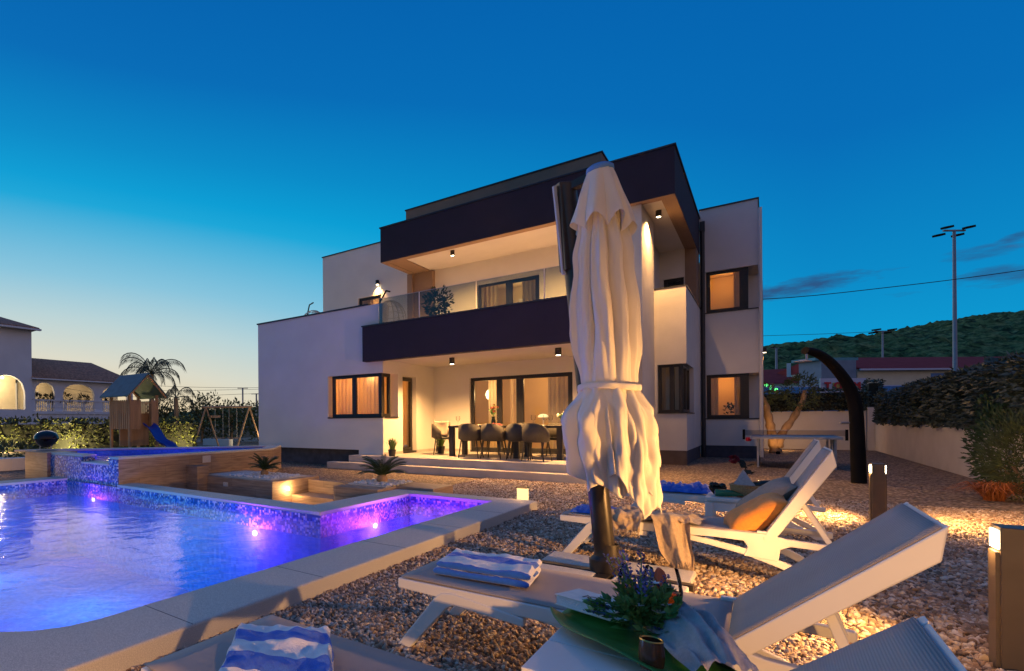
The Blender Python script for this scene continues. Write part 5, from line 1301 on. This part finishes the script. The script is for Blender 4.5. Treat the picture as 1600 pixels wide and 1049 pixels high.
def sgbox(mb, s0, s1, z0, z1, off): 
    o = Vector((3.05,61.8,0)); nrm = Vector((.700,-.714,0)); a = o+SD*s0+nrm*off; b = o+SD*s1+nrm*off; c_ = b-nrm*.04; d_ = a-nrm*.04
    n = len(mb.v); mb.v += [(q.x,q.y,z0) for q in (a,b,c_,d_)]+[(q.x,q.y,z1) for q in (a,b,c_,d_)]
    mb.f += [tuple(n+i for i in f) for f in [(3,2,1,0),(4,5,6,7),(0,1,5,4),(1,2,6,5),(2,3,7,6),(3,0,4,7)]]
mb = MB(); sgbox(mb, 0, 3.6, 3.2, 4.35, 0); mb.build('board', M['signwhite'], sg)
mb = MB(); sgbox(mb, .95, 1.75, 3.48, 4.0, .05); mb.build('panel', M['signyellow'], sg)
def letter(ch, s, size, z, m='signred'):
    cu = bpy.data.curves.new('letter', 'FONT'); cu.body = ch; cu.size = size; cu.extrude = .02; cu.offset = .035
    o = bpy.data.objects.new('letter', cu); C.objects.link(o)
    bpy.context.view_layer.update(); dg = bpy.context.evaluated_depsgraph_get(); me = bpy.data.meshes.new_from_object(o.evaluated_get(dg))
    bpy.data.objects.remove(o); me.materials.clear(); me.materials.append(M[m])
    q = bpy.data.objects.new('letter', me); C.objects.link(q)
    nrm = Vector((.700,-.714,0)); p = Vector((3.05,61.8,z))+SD*s+nrm*.09
    me.transform(Matrix.Translation(p) @ Matrix.Rotation(math.atan2(SD.y,SD.x),4,'Z') @ Matrix.Rotation(PI/2,4,'X'))
    q.parent = sg; q.matrix_parent_inverse = Matrix.Translation(-sg.location)
for ch, s in (('T',.25),('O',.98),('M',1.72),('M',2.45)): letter(ch, s, .78, 3.48)
MB().box(3.2,3.3,61.9,62.0,0,3.2).box(5.4,5.5,64.1,64.2,0,3.2).build('post', M['steel'], sg)
gl_ = thing('green_lamp', 'green glowing lamp near the small house beyond the low hedge', 'lamp', (.3,60,3))
for dx, dz in ((.0,3.9),(.55,3.55)): MB().lathe([(.001,-.11),(.08,-.08),(.11,0),(.08,.08),(.001,.11)], (dx+.05,60+dx,dz), 12).build('globe', M['greenglow'], gl_, smooth=True)
MB().tube([(.3,60.3,0),(.3,60.3,3.9)], .04, 6).build('post', M['polepaint'], gl_); lamp((.35,59.6,3.7), 60, (.1,1,.2), .1)
def floodlight(x, y, h, r, n, label, arm):
    t = thing('floodlight_mast', label, 'floodlight', (x,y,0), 'floodlight masts of the sports ground')
    MB().tube([(x,y,0),(x,y,h)], [r,r*.6], 14).build('pole', M['polepaint'], t, smooth='auto')
    MB().bar((x-SD.x*arm,y-SD.y*arm,h-.05),(x+SD.x*arm,y+SD.y*arm,h-.05),.1,.1).build('crossarm', M['polepaint'], t)
    for k in range(n):
        s = (-1,1)[k % 2]; q = k//2; c = Vector((x,y,h+.1-.35*q))+SD*s*arm*(1.0-.12*q)+Vector((.7,-.714,0))*(.2-.5*q)
        MB().bar(c-SD*.42*arm+Vector((0,0,-.06)), c+SD*.42*arm+Vector((0,0,.06)), .36*arm, .20*arm).build('lamp_head', M['black'], t, bevel=.02)
floodlight(9.05, 59.3, 13.75, .12, 4, 'tall grey floodlight mast nearest, above the right hedge', .72)
floodlight(11.68, 116.5, 13.4, .15, 4, 'slim grey floodlight mast in front of the long red roof', 1.1)
floodlight(1.48, 141.5, 14.4, .24, 2, 'distant floodlight mast beside the right edge of the house', .8)
def cable(pts, label, r=.012, name='power_line'):
    return tag(MB().tube(smooth_path(pts), r, 5).build(name, M['wire'], None), label, 'cable', 'overhead cables')
cable([(-6,36,7.9),(-.13,41.9,7.87),(5.22,47.13,8.53),(10.3,52.1,9.4),(16,57.5,10.6)], 'overhead cable rising to the right across the clouds', .022)
cable([(-.34,104.7,12.79),(6.02,110.9,13.0),(11.68,116.5,13.3)], 'thin far cable meeting the slim floodlight mast', .03)
for k, (x, y, r, lb_) in enumerate(((26,95,4.2,'bright green round tree beyond the right end of the red roof'),(4.6,84,2.0,'small round tree between the small house and the long building'))):
    t = thing('round_tree', lb_, 'tree', (x,y,0))
    z0 = 6.8 if k == 0 else 4.4
    MB().tube([(x,y,0),(x,y,z0)], [.3,.15], 8).build('trunk', M['trunk'], t)
    f = MB(); blob_leaves(f, (x,y,z0+r*.2), (r,r,r*.75), 1800, .5, .35, -.25, seed=k*5); f.build('crown', M['hedge2'], t)

# ------------------------------------------------------------------ left: villa next door
vl = thing('neighbour_villa', 'white neighbouring villa with arched loggia, balustrade and tiled roofs', 'house', (-52,26,0))
def archwall(x, y0, y1, z0, z1, arches, th=.35):
    mb = MB(); ys = [y0]
    for (a, b, zb, zs, zt) in arches: ys += [a, b]
    ys.append(y1)
    for i in range(0, len(ys), 2): mb.box(x-th, x, ys[i], ys[i+1], z0, z1)
    for (a, b, zb, zs, zt) in arches:
        if zb > z0: mb.box(x-th, x, a, b, z0, zb)
        n = 14; pr = [(a+(b-a)*k/n, zs+(zt-zs)*math.sqrt(max(0,1-(2*k/n-1)**2))) for k in range(n+1)]
        for k in range(n):
            (p, q), (r, s) = pr[k], pr[k+1]
            mb.add([(x,p,q),(x,r,s),(x,r,z1),(x,p,z1),(x-th,p,q),(x-th,r,s),(x-th,r,z1),(x-th,p,z1)], [(0,1,2,3),(7,6,5,4),(0,4,5,1)])
    return mb
VX = -50
archwall(VX, 23.0, 34.6, -.5, 5.6, [(23.4,25.4,2.45,4.35,5.25),(26.3,29.8,2.45,4.3,5.25),(30.7,33.9,2.45,4.2,5.2)]).build('loggia_wall', M['villa'], vl)
MB().box(VX,VX+.12,22.9,34.6,2.2,2.48).build('floor_band', M['villa'], vl)
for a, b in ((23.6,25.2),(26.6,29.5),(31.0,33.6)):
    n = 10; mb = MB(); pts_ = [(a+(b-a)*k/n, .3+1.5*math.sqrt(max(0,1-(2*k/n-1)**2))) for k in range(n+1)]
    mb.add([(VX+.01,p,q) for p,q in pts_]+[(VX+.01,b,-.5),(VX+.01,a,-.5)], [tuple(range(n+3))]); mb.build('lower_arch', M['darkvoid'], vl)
bl = MB().box(VX-.15,VX+.05,23.4,33.9,3.48,3.62).build('balustrade', M['villa'], vl)
bb = MB()
for k in range(46):
    y = 23.5+k*.228; bb.lathe([(.05,2.5),(.05,2.6),(.03,2.68),(.085,2.9),(.035,3.25),(.06,3.4),(.05,3.48)], (VX-.05,y,0), 8)
tag(bb.build('balusters', M['villa'], bl), None, None)
MB().box(VX-3.2,VX-3.0,23.0,34.6,2.4,5.6).build('loggia_back', M['cream'], vl)
MB().box(VX-3,VX-.36,23,34.6,5.42,5.5).box(VX-3,VX-.36,23,34.6,2.36,2.42).build('loggia_ceiling', M['villa'], vl)
MB().box(VX-2.99,VX-2.9,24.2,25.2,2.45,4.6).build('loggia_door', M['plaster'], vl); MB().box(VX-2.99,VX-2.9,26.6,27.6,2.45,4.6).build('loggia_door', M['darkvoid'], vl)
mb = MB(); mb.add([(VX+.5,22.9,5.62),(VX+.5,35.1,5.62),(VX-3.5,31.5,7.9),(VX-3.5,22.9,7.9),(VX-7.5,35.1,5.62),(VX-7.5,22.9,5.62)], [(0,1,2,3),(1,4,2),(3,2,4,5)])
def tiles(mb, p00, p10, p11, p01, rows, n):
    p00, p10, p11, p01 = map(Vector, (p00,p10,p11,p01))
    for k in range(n):
        u = (k+.5)/n; a = p00.lerp(p10,u); b = p01.lerp(p11,u)
        mb.tube([a.lerp(b,q/4) for q in range(5)], .085, 5)
tiles(mb, (VX+.5,22.95,5.64),(VX+.5,35.0,5.64),(VX-3.5,31.5,7.92),(VX-3.5,22.95,7.92),4,54)
mb.build('loggia_roof', M['rooftile'], vl)
MB().box(VX+.35,VX+.55,22.9,35.1,5.5,5.62).build('cornice', M['villa'], vl)
archwall(VX+.3, 12.0, 22.95, -.5, 10.2, [(18.9,22.3,2.6,4.2,5.75)]).build('tower_wall', M['villa'], vl)
MB().box(VX-10,VX,22.6,22.95,5.6,10.2).build('tower_side', M['villa'], vl)
MB().box(VX-2.6,VX-2.5,16,22.6,2.4,6.0).build('veranda_back', M['cream'], vl)
MB().box(VX-2.5,VX-.1,16,22.6,5.9,6).box(VX-2.5,VX-.1,16,22.6,2.4,2.55).build('veranda_ceiling', M['villa'], vl)
wv = MB().box(VX-2.5,VX-2.42,19.3,20.9,2.5,4.75).build('veranda_door', M['plaster'], vl)
for k in range(2): MB().box(VX-2.42,VX-2.39,19.45+k*.75,20.0+k*.75,2.7,4.6).build('pane', M['darkvoid'], wv)
mb = MB(); mb.add([(VX+1.0,11,10.2),(VX+1.0,23.6,10.2),(VX-5,18.0,12.6),(VX-5,14,12.6),(VX-11,23.6,10.2),(VX-11,11,10.2)], [(0,1,2,3),(1,4,2),(3,2,4,5),(0,3,5)])
tiles(mb, (VX+1.0,11.1,10.23),(VX+1.0,23.5,10.23),(VX-5,18.0,12.63),(VX-5,14,12.63),4,50); mb.build('tower_roof', M['rooftile'], vl)
MB().box(VX+.75,VX+1.05,11,23.6,10.05,10.2).build('cornice', M['villa'], vl)
MB().box(VX+.3,VX+.36,19.3,20.0,.9,1.75).box(VX+.3,VX+.36,20.6,21.6,.9,1.75).build('cellar_window', M['darkvoid'], vl)
MB().lathe([(.001,-.12),(.1,-.08),(.12,0),(.08,.08),(.001,.1)], (VX-.25,20.4,5.55), 10).build('veranda_lamp', M['villaglow'], vl, smooth=True)
lamp((VX-1.0,20.4,5.3), 230, (1,.72,.38), .12); lamp((VX-1.6,24.6,5.0), 30, (1,.7,.4), .1); lamp((VX-1.6,29,5.0), 18, (1,.7,.4), .1); lamp((VX-1.6,32.5,5.0), 26, (1,.7,.4), .1)
for k, (y, s, lb_) in enumerate(((23.6,.55,'dark potted plant at the left of the first loggia arch'),(25.0,.45,'potted plant at the right of the first loggia arch'),(26.7,.7,'large potted plant at the left of the middle loggia arch'),(28.8,.55,'potted plant at the right of the middle loggia arch'),(31.0,.45,'potted plant in the third loggia arch beside the play tower roof'))):
    t = thing('balcony_plant', lb_, 'potted plant', (VX-.5,y,2.45), 'potted plants in the villa loggia')
    MB().lathe([(.001,0),(.18,0),(.22,1.0),(.001,1.0)], (VX-.55,y,2.45), 10).build('pot', M['villa'], t)
    f = MB(); blob_leaves(f, (VX-.45,y,3.75), (s,s,s*.8), 160, .3, .14, -.3, seed=k); f.build('leaves', M['hedgecore'], t)

# ------------------------------------------------------------------ left garden
def hedge(label, P, Q, h, th, n, l, matn='hedge2'):
    P, Q = Vector((*P,0)), Vector((*Q,0)); L = (Q-P).length; ang = math.atan2(Q.y-P.y, Q.x-P.x)
    t = thing('clipped_hedge', label, 'hedge', tuple((P+Q)/2), 'clipped hedges at the left garden edge')
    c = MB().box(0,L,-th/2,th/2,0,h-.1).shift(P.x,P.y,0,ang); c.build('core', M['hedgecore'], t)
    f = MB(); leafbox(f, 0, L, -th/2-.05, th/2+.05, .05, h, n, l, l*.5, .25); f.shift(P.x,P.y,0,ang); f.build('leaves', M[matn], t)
hedge('clipped hedge left of the kettle grill', (-27.5,6.6), (-22.9,11.2), 1.30, 1.0, 2600, .17)
hedge('uplit clipped hedge between the grill and the play tower', (-22.8,11.3), (-18.2,15.8), 1.30, 1.0, 3000, .17)
for x, y, p in ((-23.2,9.4,110),(-21.2,11.2,260),(-17.6,14.6,150),(-25.0,7.6,150)):
    lamp((x,y,.25), p, (1,.74,.30), .06)
gk = 0
for x, y, lb_ in ((-21.35,11.1,'garden spotlight at the foot of the hedge right of the grill'),(-25.1,7.5,'garden spotlight at the foot of the hedge left of the grill')):
    tag(MB().lathe([(.06,0),(.07,.14),(.02,.18)], (x,y,0), 10).build('ground_spotlight', M['black'], None), lb_, 'spotlight', 'garden spotlights')
tag(MB().lathe([(.06,0),(.07,.12),(.02,.15)], (-13.1,4.55,0), 10).build('ground_spotlight', M['black'], None), 'garden spotlight beside the raised pool corner pillar', 'spotlight', 'garden spotlights')
lamp((-13.05,4.5,.22), 34, WARM, .05)
pw_ = tag(MB().box(-17.5,-14.0,5.55,5.9,0,.32).box(-14.3,-14.0,5.9,8.0,0,.32).build('planter_edging', M['plaster'], None, bevel=.01), 'low white planter edging at the far left beyond the pool', 'planter')
f = MB(); blob_leaves(f, (-17.2,7.4,.3), (2.0,.8,.3), 900, .16, .07, -.3); tag(f.build('border_plants', M['bush'], None), 'low border plants behind the white planter edging', 'plants')
kt = thing('kettle_grill', 'glossy black kettle grill standing behind the raised pool corner pillar', 'grill', (-11.92,5.62,.6))
kc = Vector((-12.35,6.05,.86))
MB().lathe([(.001,-.22),(.12,-.20),(.22,-.12),(.285,-.01),(.29,0)], kc, 32).build('bowl', M['blackgloss'], kt, smooth=True)
MB().lathe([(.295,-.005),(.29,.05),(.23,.13),(.12,.18),(.001,.195)], kc, 32).build('lid', M['blackgloss'], kt, smooth=True)
MB().tube([kc+Vector((-.05,0,.19)),kc+Vector((-.04,0,.235)),kc+Vector((.04,0,.235)),kc+Vector((.05,0,.19))], .009, 6).build('lid_handle', M['black'], kt)
for k in range(3):
    a = 2.1*k+.4; MB().tube([kc+Vector((.14*math.cos(a),.14*math.sin(a),-.18)), (kc.x+.30*math.cos(a),kc.y+.30*math.sin(a),0)], .013, 6).build('leg', M['steel'], kt)
# play tower
pt = thing('play_tower', 'timber play tower with a blue green gable roof and a blue slide', 'playhouse', (-16.6,11.75,0))
# local frame: e along the view right (toward larger px), d away
pe = Vector((-.05,1,0)).normalized(); pdv = Vector((-1,-.05,0)).normalized(); po = Vector((-16.72,11.62,0))
def PW(e, d, z): v = po+pe*e+pdv*d; return (v.x, v.y, z)
def pbar(mb, a, b, w_, h_): mb.bar(PW(*a), PW(*b), w_, h_, tuple(pdv))
for e in (-.62,.62):
    for d in (-.55,.55):
        mb = MB(); pbar(mb, (e,d,0), (e,d,2.25), .09, .09); mb.build('post', M['wood'], pt)
mb = MB()
for k in range(13):
    e = -.62+1.24*k/12
    pbar(mb, (e,.6,1.0), (e,.6,2.05), .085, .022)
for k in range(10):
    d = -.55+1.1*k/9
    mb.bar(PW(-.66,d,1.0), PW(-.66,d,2.05), .022, .078, tuple(pdv)); mb.bar(PW(.66,d,1.0), PW(.66,d,2.05), .022, .078, tuple(pdv))
for k in range(6): pbar(mb, (-.62+.085*k,-.6,1.0), (-.62+.085*k,-.6,2.05), .075, .022)
for k in range(4): pbar(mb, (.36+.085*k,-.6,1.0), (.36+.085*k,-.6,2.05), .075, .022)
for z in (1.05,1.95,1.65): pbar(mb, (-.66,-.57,z), (.66,-.57,z) if z > 1.9 else (-.15,-.57,z), .03, .06)
mb.build('slat_wall', M['wood'], pt)
mb = MB(); pbar(mb, (-.66,0,.98), (.66,0,.98), 1.2, .05); mb.v = mb.v; mb.build('deck', M['wood'], pt)
mb = MB()
for e0, e1 in ((-.92,0),(0,.92)):
    za, zb = (2.15,2.98) if e0 < 0 else (2.98,2.15)
    mb.add([PW(e0,-.85,za),PW(e1,-.85,zb),PW(e1,.85,zb),PW(e0,.85,za),PW(e0,-.85,za+.05),PW(e1,-.85,zb+.05),PW(e1,.85,zb+.05),PW(e0,.85,za+.05)], [(3,2,1,0),(4,5,6,7),(0,1,5,4),(1,2,6,5),(2,3,7,6),(3,0,4,7)])
mb.build('roof', M['roofgreen'], pt)
mb = MB()
for d in (-.80,.80):
    mb.bar(PW(-.86,d,2.17), PW(0,d,2.95), .04, .08); mb.bar(PW(0,d,2.95), PW(.86,d,2.17), .04, .08)
mb.build('gable_board', M['wood'], pt)
mb = MB()
def slidef(u, v):
    s = v; e = .16+.1*s; d = -.6-1.35*s; z = 1.05-1.0*s+.07*math.sin(2*PI*s*1.5)+.02
    q = 2*u-1; return PW(e+q*.25, d, z+.16*abs(q)**3)
mb.grid(11, 24, slidef); mb.build('slide', M['slide'], pt, smooth=True, solid=.02)
# swing set
sw_ = thing('swing_set', 'timber A frame swing set on the lawn edge left of the house', 'swing', (-19.4,18.8,0))
a0, a1 = Vector((-20.0,18.2,2.0)), Vector((-18.45,19.72,2.0)); sd_ = Vector((-.7,.714,0)); al = (a1-a0).normalized()
MB().tube([a0-al*.15, a1+al*.15], .05, 8).build('beam', M['wood'], sw_)
for p in (a0,a1):
    for s in (-1,1):
        MB().tube([p, p+al*.62*s*1.0+sd_*s*.35-Vector((0,0,2.0))], .045, 8).build('leg', M['wood'], sw_)
for q, z in ((.3,.45),(.62,.45)):
    for o_ in (-.09,.09):
        c = a0.lerp(a1,q+o_); MB().tube([c, c-Vector((0,0,2.0-z))], .012, 5).build('rope', M['rattan'], sw_)
    c = a0.lerp(a1,q); MB().bar(c-al*.28-Vector((0,0,2.0-z)), c+al*.28-Vector((0,0,2.0-z)), .18, .04).build('seat', M['wood'], sw_)
c = a0.lerp(a1,.22); MB().bar(c-al*.25-Vector((0,0,.48)), c+al*.25-Vector((0,0,.48)), .2, .12).build('high_seat', M['wood'], sw_)
lamp((-17.7,20.6,.35), 120, (1,.78,.42), .1); lamp((-16.4,15.6,.3), 30, (1,.72,.32), .06)
lw = tag(MB().box(-21.8,-19.8,19.6,19.9,0,.35).shift(0,0).build('low_stone_wall', M['plaster_rough'], None), 'low pale stone wall behind the swing set', 'wall')
# bushes and palm behind
def tree(name, label, x, y, h, r, n, l, matn='bush', seed=0, group='bushy trees at the left garden edge'):
    t = thing(name, label, 'tree', (x,y,0), group)
    tr = MB().tube([(x,y,0),(x+.05,y,h*.4),(x,y+.05,h*.7)], [.09,.06,.03], 8)
    for k in range(6):
        a = k*1.05; tr.tube([(x,y,h*(.2+.06*k)),(x+r*.6*math.cos(a),y+r*.6*math.sin(a),h*(.5+.06*k))], [.04,.012], 6)
    tr.build('trunk', M['trunk'], t)
    f = MB()
    for k in range(6):
        a = k*1.05+seed; q = .45 if k else 0
        blob_leaves(f, (x+r*q*math.cos(a), y+r*q*math.sin(a), h*(.35+.3*(k%3)/2)), (r*.7,r*.7,h*.33), n//6, l, l*.5, -.15, seed=seed+k)
    f.build('crown', M[matn], t)
tree('bushy_tree', 'bushy dark tree just right of the play tower', -26.3,20.6,2.7,1.3,2400,.20,'bush',1)
tree('bushy_tree', 'tallest bushy tree behind the left leg of the swing', -25.2,22.6,3.2,1.4,2600,.20,'bush',4)
tree('bushy_tree', 'bushy tree behind the middle of the swing set', -23.8,23.8,2.7,1.4,2400,.20,'bush',7)
tree('bushy_tree', 'bushy tree between the swing set and the house wall', -22.2,24.9,2.6,1.4,2400,.20,'bush',9)
tree('bushy_tree', 'bushy tree half hidden behind the play tower legs', -27.6,18.6,2.0,1.3,2000,.20,'bush',13)
def palm(x, y, h, label, n, L, seed, group='palms behind the play tower'):
    t = thing('palm_tree', label, 'palm tree', (x,y,0), group); random.seed(seed)
    MB().tube([(x,y,0),(x+.05,y,h*.5),(x,y,h)], [.22,.16,.13], 10).build('trunk', M['trunk'], t)
    f = MB()
    for k in range(n):
        a = 2*PI*k/n+U(-.2,.2); el = U(.25,1.25); pts = [Vector((x,y,h))]; LL_ = L*U(.8,1.1)
        for q in range(10):
            e = el-(q/9)**1.5*2.0; pts.append(pts[-1]+Vector((math.cos(a)*math.cos(e),math.sin(a)*math.cos(e),math.sin(e)))*LL_/10)
        f.tube(pts, [.028]*10+[.008], 4)
        sd = Vector((-math.sin(a),math.cos(a),0))
        for q in range(3, 11):
            for hh in range(6):
                p = pts[q-1].lerp(pts[q], hh/6)
                for s in (-1,1): f.leaf(p, sd*s*.5+(pts[q]-pts[q-1]).normalized()*.5+Vector((0,0,-.75)), .70*(1-.4*q/10), .022)
    f.build('fronds', M['palm'], t)
palm(-26.0,19.3,4.1,'feathery palm rising behind the play tower roof',15,2.5,21)
palm(-24.95,20.3,2.7,'smaller palm with one long arching frond right of the play tower',5,1.9,33)
for i, (x, y, h, lb_) in enumerate(((-41.5,43.3,5.1,'utility pole with a crossarm left of the house'),(-41.0,45.0,4.5,'shorter utility pole just left of the house wall'))):
    t = thing('utility_pole', lb_, 'utility pole', (x,y,0), 'utility poles on the skyline')
    MB().tube([(x,y,0),(x,y,h)], .09, 8).build('pole', M['steel'], t)
    MB().bar((x-.42,y-.4,h-.05),(x+.42,y+.4,h-.05),.08,.08).build('crossarm', M['steel'], t)
for i, (z0, z1, lb_) in enumerate(((5.2,5.1,'highest of the faint cables running left from the utility pole'),(4.6,4.9,'middle faint cable running left from the utility pole'),(3.8,4.4,'lowest faint cable running left from the utility pole'))):
    cable([(-56,24,z0+2.2),(-49,33,z0+.3),(-41.5,43.3,z1),(-36,50,z1+.3)], lb_, .018)
